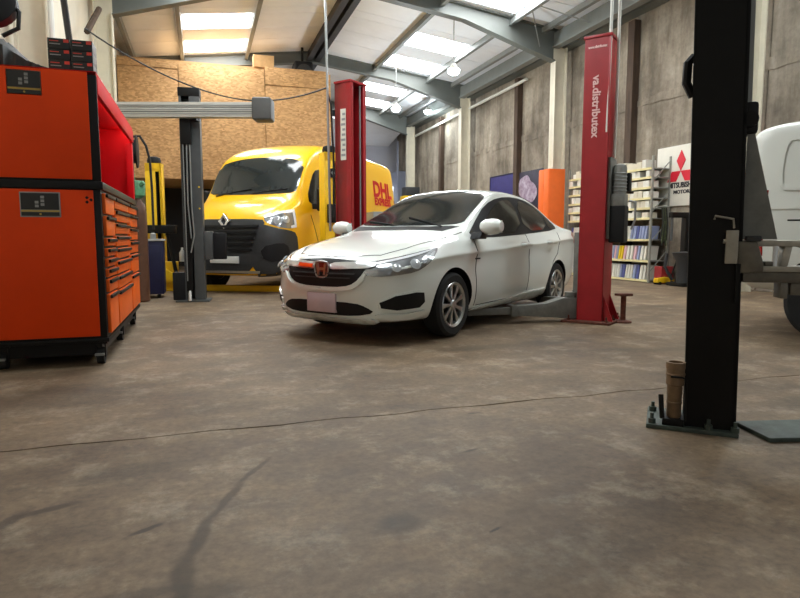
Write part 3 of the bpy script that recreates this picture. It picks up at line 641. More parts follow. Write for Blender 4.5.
        tl = patch('tail_lamp', [(-Ln+.04, s*.92*w, 1.78*k), (-Ln+.16, s*1.0*w, 1.78*k), (-Ln+.18, s*1.0*w, 1.0*k), (-Ln+.04, s*.93*w, 1.0*k)], (.75, -.66*s, 0), bvh, 'red_lens', root, .008, .12)
        od = (-.75, -.66*s, 0)
        HL = [(-.22, s*.56*w, 1.24*k), (-.36, s*.80*w, 1.33*k), (-.58, s*.92*w, 1.38*k), (-.62, s*.94*w, 1.28*k), (-.58, s*.94*w, 1.08*k), (-.42, s*.88*w, 1.05*k), (-.28, s*.76*w, 1.08*k), (-.16, s*.62*w, 1.15*k)]
        hl = patch('head_lamp', chaikin(HL, 1), od, bvh, 'lamp_inner', root, .008, .08)
        patch('daytime_strip', [(-.21, s*.57*w, 1.24*k), (-.36, s*.80*w, 1.325*k), (-.59, s*.925*w, 1.37*k), (-.61, s*.94*w, 1.08*k), (-.48, s*.90*w, 1.06*k), (-.48, s*.90*w, 1.10*k), (-.56, s*.925*w, 1.12*k), (-.545, s*.91*w, 1.32*k), (-.36, s*.80*w, 1.285*k), (-.21, s*.59*w, 1.215*k)], od, bvh, 'drl', hl, .016, .07, .01)
        for (lx, ly, lz, lr) in ((-.30, .75, 1.18, .06), (-.42, .84, 1.20, .055)):
            h_ = bvh.ray_cast(Vector((lx, s*ly*w, lz*k)) - Vector(od)*.8, Vector(od).normalized())
            q = h_[1].to_track_quat('Z', 'Y').to_matrix().to_4x4(); q.translation = h_[0]
            MB().lathe([(lr*1.2, .006), (lr*1.2, .02), (lr, .02), (lr*.7, .03), (.002, .036)], q, 16).build('lens', 'lamp_clear', hl)
        if front_detail:
            # black bumper corner and fog pod
            patch('bumper_corner', chaikin([(-.05, s*.42, 1.13), (-.12, s*.60, 1.12), (-.26, s*.78, 1.05), (-.42, s*.90, 1.03), (-.58, s*.96, .98), (-.62, s*.97, .70), (-.58, s*.97, .34), (-.30, s*.88, .285), (-.02, s*.45, .30)], 1), od, bvh, 'dark_plastic', root, .02, .1, .04)
            patch('fog_pod', chaikin([(-.10, s*.55, .76), (-.30, s*.80, .84), (-.42, s*.88, .76), (-.40, s*.88, .56), (-.15, s*.60, .52)], 1), od, bvh, 'black_plastic', root, .034, .1, .03)
    if front_detail:
        gr = patch('grille', chaikin([(0, 0, 1.20), (0, .45, 1.20), (0, .70, 1.18), (0, .62, 1.0), (0, .52, .34), (0, 0, .33), (0, -.52, .34), (0, -.62, 1.0), (0, -.70, 1.18), (0, -.45, 1.20)], 1), FT, bvh, 'dark_plastic', root, .015, .1, .04)
        for z, hw in ((1.08, .60), (.99, .57), (.90, .54), (.81, .52), (.72, .50)):
            patch('grille_bar', [(0, -hw, z+.018), (0, hw, z+.018), (0, hw, z-.018), (0, -hw, z-.018)], FT, bvh, 'black_plastic', gr, .05, .1, .04)
        patch('skid_strip', [(0, -.62, .385), (0, .62, .385), (0, .60, .35), (0, -.60, .35)], FT, bvh, 'silver', root, .03, .1, .03)
        xe = bvh.ray_cast(Vector((3, 0, 1.17)), Vector(FT))[0].x + .05
        e = MB()
        for i, (a, b) in enumerate((((0, .125), (.095, 0)), ((.095, 0), (0, -.125)), ((0, -.125), (-.095, 0)), ((-.095, 0), (0, .125)))):
            e.prism([(a[0], 1.17+a[1]), (b[0], 1.17+b[1]), (b[0]*.5, 1.17+b[1]*.5), (a[0]*.5, 1.17+a[1]*.5)], 'x', xe-.03, xe+.015)
        e.build('emblem', 'chrome', gr, bevel=.006)
        xp = bvh.ray_cast(Vector((3, 0, .56)), Vector(FT))[0].x + .06
        MB().box(xp-.04, xp, -.26, .26, .50, .61).build('number_plate', 'plate_white', root, bevel=.004)
        # company lettering on the flank and its express line
        for s in (1, -1):
            rot = Matrix(((-s, 0, 0, 0), (0, 0, s, 0), (0, 1, 0, 0), (0, 0, 0, 1)))
            for nm, tx, sz, px, pz, st in (('company_lettering', 'DHL', .46, -4.75, 1.96, 1.35), ('express_lettering', 'EXPRESS', .22, -4.72, 1.70, 1.3)):
                o = text_mesh(nm, tx, sz, 'text_red', root, None, 0, st, .02 if sz > .4 else .012)
                for v in o.data.vertices:
                    q = rot @ v.co + Vector((px + (.12*v.co.y*-1 if 0 else 0), 0, pz)); sh = .25*(q.z-pz); q.x += -s*0 + (sh if s < 0 else -sh)*-1*0
                    h_ = bvh.ray_cast(Vector((q.x, s*3, q.z)), Vector((0, -s, 0)))
                    v.co = (h_[0] + h_[1]*.006) if h_[0] else q
    else:
        # pressed side recesses outlined with a raised bead
        for s in (1, -1):
            Y = s*Wd; d = (0, -s, 0)
            for x0, x1 in ((-Ln+.27, -Ln+1.45),):
                ring = chaikin([(x0, Y, 1.40), (x0+.06, Y, 1.33), (x1-.06, Y, 1.33), (x1, Y, 1.40), (x1, Y, 1.72), (x1-.06, Y, 1.80), (x0+.08, Y, 1.80), (x0+.02, Y, 1.72)], 1)
                ribbon('pressed_bead', ring + [ring[0]], .03, d, bvh, paint, root, off=.012, n=3)
            ribbon('waist_bead', [(-Ln+.2, Y, 1.18), (-1.6, Y, 1.18)], .03, d, bvh, paint, root, off=.012, n=10)
        patch('front_grille', chaikin([(0, -.5, .85*k), (0, .5, .85*k), (0, .45, .5*k), (0, -.45, .5*k)], 1), FT, bvh, 'black_plastic', root, .01, .12)
        MB().box(-Ln-.06, -Ln+.3, -Wd*.93, Wd*.93, .50, .62).build('rear_bumper', 'dark_plastic', root, bevel=.04, seg=3)
    for x in (xf, xr):
        for s in (1, -1): make_wheel(root, x, s*(Wd-.14), RW, .205, .22, s, 8, 'grey_steel')
    MB().box(-Ln+.5, -.6, -.55, .55, .3, .5).build('underbody', 'black_plastic', root, bevel=.03)
    return root
van('delivery_van', 'yellow high-roof delivery van with red lettering under the chipboard mezzanine', (.36, 10.12, 0), math.radians(-126.4), 5.75, 2.66, 1.035, 'yellow_paint', True)
van('panel_van', 'plain white panel van behind the black lift post', (8.05, 1.42, 0), math.radians(-53), 4.3, 2.0, .95, 'van_white', False)
# ================================================================== LIFT POSTS
def column_c(mb, w, d, z0, z1, t=.02, lip=.06):    # C-section column, open towards -y; w along x, d along y
    mb.box(-w/2, w/2, d/2-t, d/2, z0, z1); mb.box(-w/2, -w/2+t, -d/2, d/2, z0, z1); mb.box(w/2-t, w/2, -d/2, d/2, z0, z1)
    mb.box(-w/2, -w/2+lip, -d/2, -d/2+t, z0, z1); mb.box(w/2-lip, w/2, -d/2, -d/2+t, z0, z1); return mb
def bolts(parent, pts, r=.016, h=.06, m='rust'):
    for (x, y) in pts: MB().cyl((x, y, .02), (x, y, .02+h), r*.6, n=8).cyl((x, y, .02), (x, y, .045), r*1.3, n=6).build('anchor_bolt', m, parent)
def lift_arm(parent, base, ang, l1, l2, z, m, pad=True, drop=0):
    A = T(base[0], base[1], z) @ R(ang, 'Z')
    a = bpy.data.objects.new('arm', None); COL.objects.link(a); a.parent = parent; a.matrix_local = A
    MB().prism([(-.05, -.10), (l1, -.045), (l1, .055), (l1*.45, .075), (.12, .13), (-.05, .13)], 'y', -.065, .065).build('outer_arm', m, a, bevel=.008)
    MB().box(l1*.5, l1+l2, -.045, .045, -.035, .04).build('inner_arm', m, a, bevel=.006)
    MB().box(l1-.05, l1+.02, -.075, .075, -.055, .065).build('arm_collar', m, a, bevel=.01)
    MB().cyl((0, 0, -.12), (0, 0, .18), .045, n=14).cyl((0, 0, .15), (0, 0, .19), .065, n=14).build('pivot_pin', m, a)
    if pad: MB().cyl((l1+l2-.02, 0, -.05), (l1+l2-.02, 0, .04), .03, n=14).cyl((l1+l2-.02, 0, .02), (l1+l2-.02, 0, .045), .07, n=18).build('lift_pad', 'rubber', a)
    return a
# near red post (the lift axis lies across the sedan). local -y faces the sedan
RZP = math.atan2(8.16-5.57, 1.975-4.03) + math.pi/2      # direction from this post to the other -> local -y
def red_post(loc, rz, label, near):
    r = thing('lift_post', label, 'vehicle lift', (*loc, 0), rz)
    w, d, h = .34, .27, 2.96
    column_c(MB(), w, d, .02, h).build('column', 'red_post', r, bevel=.004)
    MB().box(-w/2-.01, w/2+.01, -d/2-.01, d/2+.01, h, h+.03).build('top_cap', 'red_post', r, bevel=.006)
    MB().box(-.29, .29, -.27, .25, 0, .025).build('base_plate', 'rust' if near else 'red_post', r, bevel=.004)
    for s in (-1, 1): MB().prism([(d/2, .025), (.24, .025), (d/2, .3)], 'x', s*.13-.01, s*.13+.01).build('base_gusset', 'red_post', r)
    bolts(r, [(-.24, -.2), (.24, -.2), (-.24, .2), (.24, .2), (0, .21)])
    cz = .22
    MB().box(-.13, .13, -.20, .08, cz-.14, cz+.75).build('carriage', 'grey_steel', r, bevel=.01)
    MB().tube([(.09, -.09, .9), (.09, -.09, 3.0)], .012, 6).tube([(-.09, -.06, .9), (-.09, -.06, 3.0)], .008, 6).build('lift_cable', 'pipe_grey', r)
    return r
rp = red_post((4.07, 5.56), RZP, 'red lift post with pump unit and pale lettering beside the sedan boot', True)
for a, l1, l2 in ((-90-42, .75, .75), (-90+46, .7, .5)): lift_arm(rp, (.13 if a > -90 else -.13, -.22), a, l1, l2, .13, 'grey_steel')
rq = red_post((1.975, 8.16), RZP+math.pi, 'red lift post with white warning label on the far side of the sedan', False)
for a, l1, l2 in ((-90-40, .75, .5), (-90+42, .7, .5)): lift_arm(rq, (.13 if a > -90 else -.13, -.22), a, l1, l2, .13, 'grey_steel')
# lettering on the flank of each red post that faces the open floor
fx = Matrix(((0, 0, 1, .172), (0, 1, 0, 0), (-1, 0, 0, 0), (0, 0, 0, 1)))
text_mesh('brand_lettering', 'va.distributex', .115, 'text_pale', rp, T(0, .0, 2.27) @ fx, .001, 1.0, .003)
text_mesh('top_lettering', 'www.distributex', .035, 'text_pale', rp, T(0, 0, 2.87) @ Matrix(((0, 0, 1, .172), (1, 0, 0, 0), (0, 1, 0, 0), (0, 0, 0, 1))), .001, .8, .002)
gx = Matrix(((0, 0, -1, -.172), (0, -1, 0, 0), (-1, 0, 0, 0), (0, 0, 0, 1)))
lb = MB().box(-.175, -.17, -.055, .035, 1.95, 2.62).build('warning_label', 'sign_white', rq)
for k in range(9): MB().box(-.178, -.1755, -.045, .025 - .012*(k % 3), 2.0+.067*k, 2.03+.067*k).build('print_line', 'print_grey', lb)
# pump unit on the near red post
pu = bpy.data.objects.new('power_unit', None); COL.objects.link(pu); pu.parent = rp
MB().lathe([(.072, 0), (.072, .28), (.06, .31), (.03, .325), (.001, .33)], T(0, .225, 1.36), 20).build('motor', 'grey_steel', pu)
for k in range(6): MB().lathe([(.073, 0), (.079, .006), (.073, .012)], T(0, .225, 1.40+.036*k), 20).build('cooling_fin', 'pipe_grey', pu)
MB().box(-.085, .085, .16, .30, 1.24, 1.37).build('valve_block', 'grey_steel', pu, bevel=.012)
MB().box(-.09, .09, .15, .31, .86, 1.25).build('oil_tank', 'black_plastic', pu, bevel=.02, seg=3)
MB().box(-.19, -.09, .19, .31, 1.40, 1.60).build('switch_box', 'black_plastic', pu, bevel=.012)
MB().tube([(.02, .33, 1.3), (.02, .40, 1.28), (.02, .40, 1.1), (.0, .36, 1.0)], .012, 8).build('lever', 'pipe_grey', pu)
MB().box(-.12, .12, .133, .16, .9, 1.75).build('mounting_bracket', 'grey_steel', pu, bevel=.004)
MB().tube([(0, .16, 1.75), (0, .165, 2.2), (.02, .17, 3.4)], .016, 8).tube([(-.03, .15, 1.7), (-.03, .15, 2.4)], .01, 8).build('hose', 'pipe_white', pu)
tag(MB().tube([(4.02, 5.37, 2.0), (4.03, 5.37, 3.2), (4.06, 5.40, 6.38)], .016, 8).build('cable_conduit', 'pipe_white'), 'white conduit dropping from the roof to the lettered red lift post', 'conduit')
tag(MB().tube([(1.72, 8.36, 1.0), (1.70, 8.36, 3.0), (1.66, 8.36, 6.38)], .017, 8).build('cable_conduit', 'pipe_grey'), 'grey conduit dropping from the roof beside the labelled red lift post', 'conduit')
tag(MB().tube([(1.78, 8.42, 1.2), (1.79, 8.42, 2.0), (1.76, 8.42, 2.75), (1.70, 8.37, 2.9)], .014, 8).build('hydraulic_hose', 'cable'), 'black hose strapped to the conduit by the labelled red lift post', 'hose')
# stop stand and junk at the foot of the near red post
st = thing('support_stand', 'short rusty stand at the foot of the lettered red lift post', 'stand', (4.30, 5.36, 0))
MB().cyl((0, 0, .02), (0, 0, .30), .028, n=12).build('stem', 'rust', st); MB().box(-.08, .08, -.05, .05, .29, .315).build('head', 'rust', st, bevel=.004); MB().lathe([(.09, 0), (.09, .015), (.03, .03)], n=16).build('foot', 'rust', st)
# ---- grey post with long silver beam
gp = thing('aligner_post', 'dark grey steel post carrying a long silver beam beside the yellow van', 'post', (-.10, 9.15, 0), math.radians(-6))
column_c(MB(), .27, .22, .02, 2.88, .02, .03).box(.0, .13, -.115, -.09, .02, 2.88).build('column', 'grey_post', gp, bevel=.004)
MB().box(-.11, -.02, -.13, -.02, .15, 2.75).build('inner_rail', 'black_steel', gp, bevel=.004)
MB().box(-.145, .145, -.12, .12, 2.86, 2.98).build('top_cap', 'black_steel', gp, bevel=.012)
MB().box(-.26, .2, -.2, .2, 0, .025).build('base_plate', 'grey_post', gp, bevel=.004)
MB().box(-.12, .02, -.2, -.05, 2.2, 2.62).build('carriage', 'black_steel', gp, bevel=.012)
MB().tube([(-.04, -.17, 2.3), (-.05, -.17, 1.4), (-.02, -.17, .9)], .010, 6).tube([(-.0, -.17, 2.3), (-.0, -.17, 1.3), (.02, -.17, .95), (-.03, -.17, .7)], .010, 6).tube([(-.09, -.17, 2.3), (-.09, -.17, .3)], .008, 6).build('hose', 'pipe_grey', gp)
MB().box(-.30, -.13, -.12, .05, .025, .42).build('foot_box', 'black_plastic', gp, bevel=.012)
MB().box(.14, .26, -.1, .1, .60, 1.0).build('control_box', 'grey_post', gp, bevel=.01); MB().box(.26, .44, -.05, .1, .60, .98).build('control_door', 'black_plastic', gp, bevel=.01)
MB().lathe([(.02, 0), (.02, .1), (.012, .14), (.004, .14)], T(-.06, -.21, .025), 12).build('grease_bottle', 'bottle_white', gp)
for z in (1.32, 1.62): MB().cyl((.10, -.112, z), (.10, -.135, z), .012, n=8).build('yellow_button', 'yellow_post', gp)
bmM = T(.02, -.26, 2.64) @ R(-11.5, 'Z')
beam = MB().box(-1.0, .95, -.06, .06, -.10, .10).build('beam', 'alu', gp, bevel=.008, M=bmM)
for z in (-.055, 0, .055): MB().box(-.995, .945, -.066, -.06, z-.006, z+.006).build('beam_groove', 'pipe_grey', beam)
for z in (-.03, .03): MB().box(-.995, .945, -.0615, -.058, z-.004, z+.004).build('beam_slot', 'gap', beam)
MB().box(.88, 1.14, -.14, .14, -.145, .155).build('end_pod', 'grey_pod', beam, bevel=.035, seg=3)
MB().box(-.08, .08, .05, .18, -.12, .12).build('beam_bracket', 'black_steel', beam)
# ---- yellow posts of the van lift
def yellow_post(loc, label, rz, h):
    r = thing('lift_post', label, 'vehicle lift', (*loc, 0), rz)
    w, d = .26, .24
    MB().box(-w/2, w/2, d/2-.02, d/2, .02, h).box(-w/2, -w/2+.02, -d/2, d/2, .02, h).box(w/2-.02, w/2, -d/2, d/2, .02, h).box(-w/2, -w/2+.165, -d/2, -d/2+.02, .02, h).box(w/2-.03, w/2, -d/2, -d/2+.02, .02, h).box(-w/2, w/2, -d/2, -d/2+.02, h-.14, h).build('column', 'yellow_post', r, bevel=.004)
    MB().lathe([(.11, 0), (.115, .05), (.10, .1), (.05, .12), (.001, .12)], T(0, 0, h), 16).build('motor_cap', 'black_plastic', r)
    MB().box(-.03, .05, -.07, .07, .1, h-.1).build('screw_column', 'black_steel', r)
    MB().box(-.3, .28, -.25, .25, 0, .03).build('base_plate', 'yellow_post', r, bevel=.004)
    return r
yl = yellow_post((-.73, 11.2), 'yellow lift post with dark motor cap beside the gas bottle', math.radians(-8), 2.16)
MB().box(-.10, .35, -.28, -.11, .98, 1.12).build('carriage_arm', 'black_steel', yl, bevel=.012); MB().tube([(.2, -.2, 1.0), (.28, -.22, .6), (.35, -.25, .25)], .03, 8).build('arm_strut', 'black_steel', yl)
MB().prism([(.05, .32), (.15, .40), (.5, .18), (.5, .10), (.05, .22)], 'y', -.32, -.26).build('swing_arm', 'yellow_post', yl, bevel=.006)
MB().box(.12, .34, -.2, -.02, .03, .5).build('foot_bracket', 'yellow_post', yl, bevel=.006)
MB().lathe([(.05, 0), (.05, .15), (.02, .2), (.02, .24)], T(.42, -.1, .5), 12).build('bottle', 'bottle_white', yl)
yr = yellow_post((2.02, 9.85), 'yellow lift post with round black gauge at the van mirror', math.radians(12), 2.28)
MB().cyl((.0, -.12, 1.95), (.0, -.15, 1.95), .075, n=20).build('gauge', 'black_plastic', yr); MB().cyl((.0, -.15, 1.95), (.0, -.16, 1.95), .03, n=14).build('gauge_face', 'pipe_grey', yr)
MB().box(-.10, .10, -.2, -.11, 1.15, 1.45).build('carriage', 'black_steel', yr, bevel=.012)
yb = thing('floor_beam', 'yellow lift beam lying on the floor under the van nose', 'beam', (.62, 10.55, 0), math.radians(-26))
MB().box(-1.25, 1.25, -.07, .07, .0, .10).build('beam_tube', 'yellow_post', yb, bevel=.012); MB().box(-1.26, -1.05, -.11, .11, 0, .13).build('end_shoe', 'yellow_post', yb, bevel=.012); MB().box(1.05, 1.26, -.11, .11, 0, .13).build('end_shoe', 'yellow_post', yb, bevel=.012)
# ---- black post on the right
bp_ = thing('lift_post', 'black steel lift post standing alone on the open concrete', 'vehicle lift', (2.302, 2.23, 0), math.radians(-42))
cb = MB(); cb.box(-.10, .10, -.09, -.075, .02, 3.6).box(-.10, -.085, -.09, .12, .02, 3.6).box(.085, .10, -.09, .12, .02, 3.6).box(-.10, -.05, .105, .12, .02, 3.6).box(.05, .10, .105, .12, .02, 3.6); cb.build('column', 'black_steel', bp_, bevel=.004, M=R(-1.1, 'Y'))
MB().box(.10, .118, -.07, -.0, .02, 3.6).build('side_flange', 'black_steel', bp_, bevel=.003, M=R(-1.1, 'Y'))
MB().box(.122, .14, -.02, .02, 1.5, 3.6).build('guide_strip', 'pipe_grey', bp_, M=R(-1.1, 'Y'))
MB().box(-.27, .125, -.13, .2, 0, .022).build('base_plate', 'lift_green', bp_, bevel=.005)
bolts(bp_, [(-.245, -.10), (-.245, .12), (.11, -.11), (.0, -.11)], .014, .05, 'lift_green')
MB().box(-.20, -.105, -.12, .02, .022, .055).build('holder_tray', 'black_steel', bp_, bevel=.004)
MB().tube([(-.20, -.10, .05), (-.205, -.10, .10), (-.21, -.08, .16)], .012, 6).tube([(-.10, -.12, .05), (-.10, -.12, .25), (-.12, -.12, .26), (-.17, -.12, .26)], .005, 6).build('holder_rail', 'black_steel', bp_)
MB().tube([(-.10, .02, 1.76), (-.125, .0, 1.73), (-.13, .0, 1.64), (-.10, .02, 1.58)], .02, 8).build('cable_loop', 'black_plastic', bp_, M=R(-1.1, 'Y'))
MB().box(.105, .165, -.05, .06, 1.38, 1.52).build('roller_block', 'black_plastic', bp_, bevel=.015, M=R(-1.1, 'Y'))
MB().cyl((.13, -.07, 1.44), (.13, .08, 1.44), .035, n=16).build('roller', 'black_steel', bp_, M=R(-1.1, 'Y'))
MB().tube([(-.02, -.105, 1.00), (-.02, -.115, 1.015), (.055, -.115, 1.0), (.06, -.105, .96)], .005, 6).build('pull_handle', 'pale_steel', bp_)
MB().box(.03, .08, -.115, -.09, .80, .95).build('lock_plate', 'pale_steel', bp_, bevel=.004)
MB().cyl((.02, -.103, .90), (.045, -.103, .90), .01, n=8).build('lock_pin', 'pale_steel', bp_)
MB().prism([(.075, .80), (.095, .80), (.09, .62), (.08, .62)], 'y', -.105, -.09).build('lock_lever', 'black_steel', bp_)
MB().prism([(.10, 1.40), (.125, 1.40), (.24, .91), (.10, .91)], 'y', -.03, -.015).build('carriage_gusset', 'grey_steel', bp_)
MB().prism([(.08, .90), (.155, .90), (.185, .80), (.185, .765), (.08, .755)], 'y', -.1, .06).build('carriage_block', 'arm_steel', bp_, bevel=.008)
MB().box(.11, .17, -.11, -.05, .90, .925).build('carriage_top', 'dark_plastic', bp_, bevel=.006)
# two rails of the raised arm reach out to the right
ar = bpy.data.objects.new('arm', None); COL.objects.link(ar); ar.parent = bp_; ar.matrix_local = T(.10, -.04, 0) @ R(10, 'Z')
MB().box(0, 1.5, -.05, .05, .878, .905).build('upper_rail', 'pale_steel', ar, bevel=.004)
MB().box(.0, 1.5, -.06, .05, .765, .790).build('lower_rail', 'pale_steel', ar, bevel=.004)
MB().box(.0, 1.5, -.045, .045, .715, .765).build('inner_arm', 'arm_steel', ar, bevel=.006)
MB().prism([(.165, .88), (.195, .88), (.180, .79), (.150, .79)], 'y', -.04, .04).build('web_plate', 'pale_steel', ar, bevel=.003)
MB().prism([(.215, .88), (.50, .80), (.50, .88)], 'y', -.02, .03).build('web_plate', 'grey_steel', ar, bevel=.003)
MB().cyl((.125, -.045, .79), (.125, -.045, .88), .010, n=10).build('pivot_pin', 'drl', ar)
MB().box(.085, .135, -.05, .045, .79, .81).build('pin_collar', 'arm_steel', ar, bevel=.004)
MB().box(.155, .185, -.045, .045, .645, .715).build('stop_block', 'arm_steel', ar, bevel=.004)
MB().box(.20, .5, -.03, .045, .66, .715).build('extension_arm', 'arm_steel', ar, bevel=.004)
fp = MB().box(0, 2.2, -.13, .13, .0, .022).build('cover_plate', 'lift_green', None, bevel=.005); fp.location = (2.425, 2.09, 0); fp.rotation_euler = (0, 0, math.radians(-14))
tag(fp, 'green-grey floor cover plate running out from the black post foot', 'floor plate')
for nm, z0, r0, hh, lab in (('lift_adapter', .055, .033, .155, 'lower tan steel adapter standing in the tray at the black post foot'), ('lift_adapter', .21, .041, .115, 'upper tan steel adapter stacked at the black post foot')):
    q = thing(nm, lab, 'lift adapter', tuple(bp_.location + Vector((math.cos(math.radians(-42))*-.15 - math.sin(math.radians(-42))*-.075, math.sin(math.radians(-42))*-.15 + math.cos(math.radians(-42))*-.075, z0))))
    MB().lathe([(r0*.85, 0), (r0, .008), (r0, hh*.72), (r0*1.06, hh*.74), (r0*1.06, hh), (r0*.8, hh), (r0*.8, hh-.02), (.001, hh-.02)], n=20).build('sleeve', 'tan_steel', q)
    MB().lathe([(r0*1.04, 0), (r0*1.09, .005), (r0*1.04, .01)], T(0, 0, hh*.45), 20).build('collar', 'tan_steel', q)
# ================================================================== TOOL WORKSTATION
wb = thing('tool_cabinet', 'orange roller tool cabinet with rows of drawers along its front', 'tool cabinet', (-1.045, 4.7, 0))
x0, x1, LY = -.40, .39, 2.30
MB().box(x0, x1, 0, LY, .17, .20).box(x0, x1-.01, .005, LY-.005, .20, 1.25).build('body', 'black_trim', wb, bevel=.004)
MB().box(x0+.06, x1-.06, .08, LY-.08, .07, .171).build('under_shade', 'black_trim', wb)  # black box added to stand for the shadow under the cabinet
MB().box(x0+.01, x1-.055, -.006, .006, .215, 1.245).build('side_panel', 'orange', wb, bevel=.004)
MB().box(x0-.01, x1+.01, -.012, LY+.01, 1.25, 1.305).build('worktop', 'black_trim', wb, bevel=.006)
yy = .05
for ci, (wy, hs) in enumerate(((.46, [.16, .16, .075, .075, .075, .075, .11, .30]), (.95, [.10, .10, .10, .10, .10, .12, .12, .28]), (.72, [.10, .13, .13, .13, .20, .35]))):
    z = 1.235; sc = 1.02/sum(hs)
    for h in hs:
        h *= sc
        dw = MB().box(x1-.012, x1+.012, yy+.012, yy+wy-.012, z-h+.012, z-.006).build('drawer', 'orange_drawer', wb, bevel=.004)
        MB().box(x1+.012, x1+.03, yy+.02, yy+wy-.02, z-.034, z-.010).build('handle', 'black_trim', dw, bevel=.004)
        z -= h
    yy += wy + .03
for cx, cy in ((x0+.1, .1), (x1-.07, .1), (x0+.1, LY-.12), (x1-.07, LY-.12), (x1-.07, LY/2)):
    c = bpy.data.objects.new('caster', None); COL.objects.link(c); c.parent = wb; c.location = (cx, cy, 0)
    MB().cyl((-.025, 0, .06), (.025, 0, .06), .06, n=20).build('wheel', 'rubber', c); MB().box(-.035, -.027, -.03, .03, .05, .16).box(.027, .035, -.03, .03, .05, .16).box(-.05, .05, -.05, .05, .15, .17).build('fork', 'black_trim', c); MB().box(-.03, .03, -.09, -.06, .07, .085).build('brake_pedal', 'pipe_grey', c)
def info_plate(parent, xa, xb, za, zb):
    p = MB().box(xa, xb, -.012, -.004, za, zb).build('info_plate', 'pipe_grey', parent, bevel=.003)
    MB().box(xa+.008, xb-.008, -.0145, -.011, za+.05, zb-.008).build('plate_panel', 'box_black', p); MB().box(xa+.008, xb-.008, -.0145, -.011, za+.036, za+.046).build('plate_line', 'gold', p); MB().box(xa+.008, xb-.008, -.0145, -.011, za+.008, za+.034).build('plate_strip', 'box_black', p)
    xm = (xa+xb)/2 - .0
    for (dx, dz) in ((-.02, .075), (-.02, .10), (.015, .085), (.015, .11), (.015, .135)): MB().box(xm+dx-.011, xm+dx+.011, -.0165, -.014, za+dz-.009, za+dz+.009).build('plate_icon', 'print_grey', p)
    MB().cyl((xm, -.014, za+.021), (xm, -.0165, za+.021), .007, n=8).build('plate_icon', 'gold', p)
info_plate(wb, -.115, .13, 1.055, 1.225)
for dx, dz in ((0, 0), (0, .03), (.026, .015)): MB().prism([(.295+dx, 1.15+dz), (.308+dx, 1.162+dz), (.295+dx, 1.174+dz), (.282+dx, 1.162+dz)], 'y', -.0075, -.005).build('logo_mark', 'black_trim', wb)
hu = thing('tool_hutch', 'orange topped hutch with bright red open interior on the roller cabinet', 'tool hutch', (-1.045, 4.7, 1.306))
MB().box(x0, x1, 0, .02, 0, .745).build('end_frame', 'black_trim', hu, bevel=.004); MB().box(x0, x1, LY-.02, LY, 0, .715).build('end_frame', 'black_trim', hu, bevel=.004)
MB().box(x0+.01, x1-.055, -.012, .0, .012, .735).build('side_panel', 'orange', hu, bevel=.004)
MB().box(x0, x0+.03, .02, LY-.02, 0, .70).build('back_panel', 'red_cabinet', hu)
MB().box(x0+.03, x1-.005, LY-.05, LY-.021, 0, .715).build('end_panel', 'red_cabinet', hu); MB().box(x0+.03, x1-.06, .021, .035, 0, .715).build('end_panel', 'red_cabinet', hu)
MB().box(x0, x1, 0, LY, .715, .745).build('top_panel', 'red_cabinet', hu, bevel=.004)
MB().box(x1-.025, x1+.005, .02, LY, .60, .715).build('valance', 'red_cabinet', hu, bevel=.004)
MB().box(x1-.06, x1, LY-.14, LY-.05, 0, .57).build('end_pillar', 'red_cabinet', hu, bevel=.004)
MB().box(x1-.055, x1-.03, .1, LY-.1, .700, .714).build('strip_lamp', 'led', hu)
MB().cyl((x0+.03, LY-.45, .22), (x0+.08, LY-.45, .22), .16, n=24).build('disc', 'black_plastic', hu)
info_plate(hu, -.15, .06, .555, .72)
# black cartons on top: two columns, three high
for cxi, x in enumerate((-.885, -.745)):
    for k in range(3):
        b = thing('parts_carton', 'black carton with red label, %s of the %s stack on the hutch' % (('bottom', 'middle', 'top')[k], ('outer', 'inner')[1-cxi] if 0 else ('wall-side', 'aisle-side')[cxi]), 'carton', (x, 4.76, 2.052+k*.072), 0, 'black cartons on the hutch')
        MB().box(-.068, .068, 0, .18, 0, .0705).build('carton_body', 'box_black', b, bevel=.003)
        MB().box(.03, .062, -.0015, .002, .045, .066).build('red_label', 'label_red', b); MB().box(-.055, .01, -.0012, .002, .03, .036).build('print_line', 'print_grey', b); MB().box(-.055, .0, -.0012, .002, .05, .055).build('print_line', 'label_red', b)
# crumpled dark cover, white sheeting and hanging reel at the near end of the top
def heap(name, m, pts, y0, y1, label, cat, rough=.012, n=26, mm=8):
    mb = MB(); vs = []
    def top(x):
        for (a, b) in zip(pts, pts[1:]):
            if a[0] <= x <= b[0]: return a[1] + (b[1]-a[1])*(x-a[0])/(b[0]-a[0])
        return pts[-1][1]
    xa, xb = pts[0][0], pts[-1][0]
    for j in range(mm+1):
        for i in range(n+1):
            x = xa + (xb-xa)*i/n; t = j/mm; e = math.sin(math.pi*min(1, max(0, .12+.76*t)))**.35
            vs.append((x, y0 + (y1-y0)*t + random.uniform(-rough, rough), 2.054 + (top(x)-2.054)*e + random.uniform(-rough, rough)*(1 if 0 < j < mm else .2)))
    k = (n+1)*(mm+1); vs += [(v[0], v[1], 2.053) for v in vs]
    fs = [(j*(n+1)+i, j*(n+1)+i+1, (j+1)*(n+1)+i+1, (j+1)*(n+1)+i) for j in range(mm) for i in range(n)]
    fs += [tuple(k+q for q in reversed(f)) for f in fs]
    per = [i for i in range(n+1)] + [j*(n+1)+n for j in range(1, mm+1)] + [mm*(n+1)+i for i in range(n-1, -1, -1)] + [j*(n+1) for j in range(mm-1, 0, -1)]
    fs += [(per[q], per[(q+1) % len(per)], per[(q+1) % len(per)]+k, per[q]+k) for q in range(len(per))]
    mb.add(vs, fs); return tag(mb.build(name, m, smooth=60), label, cat)
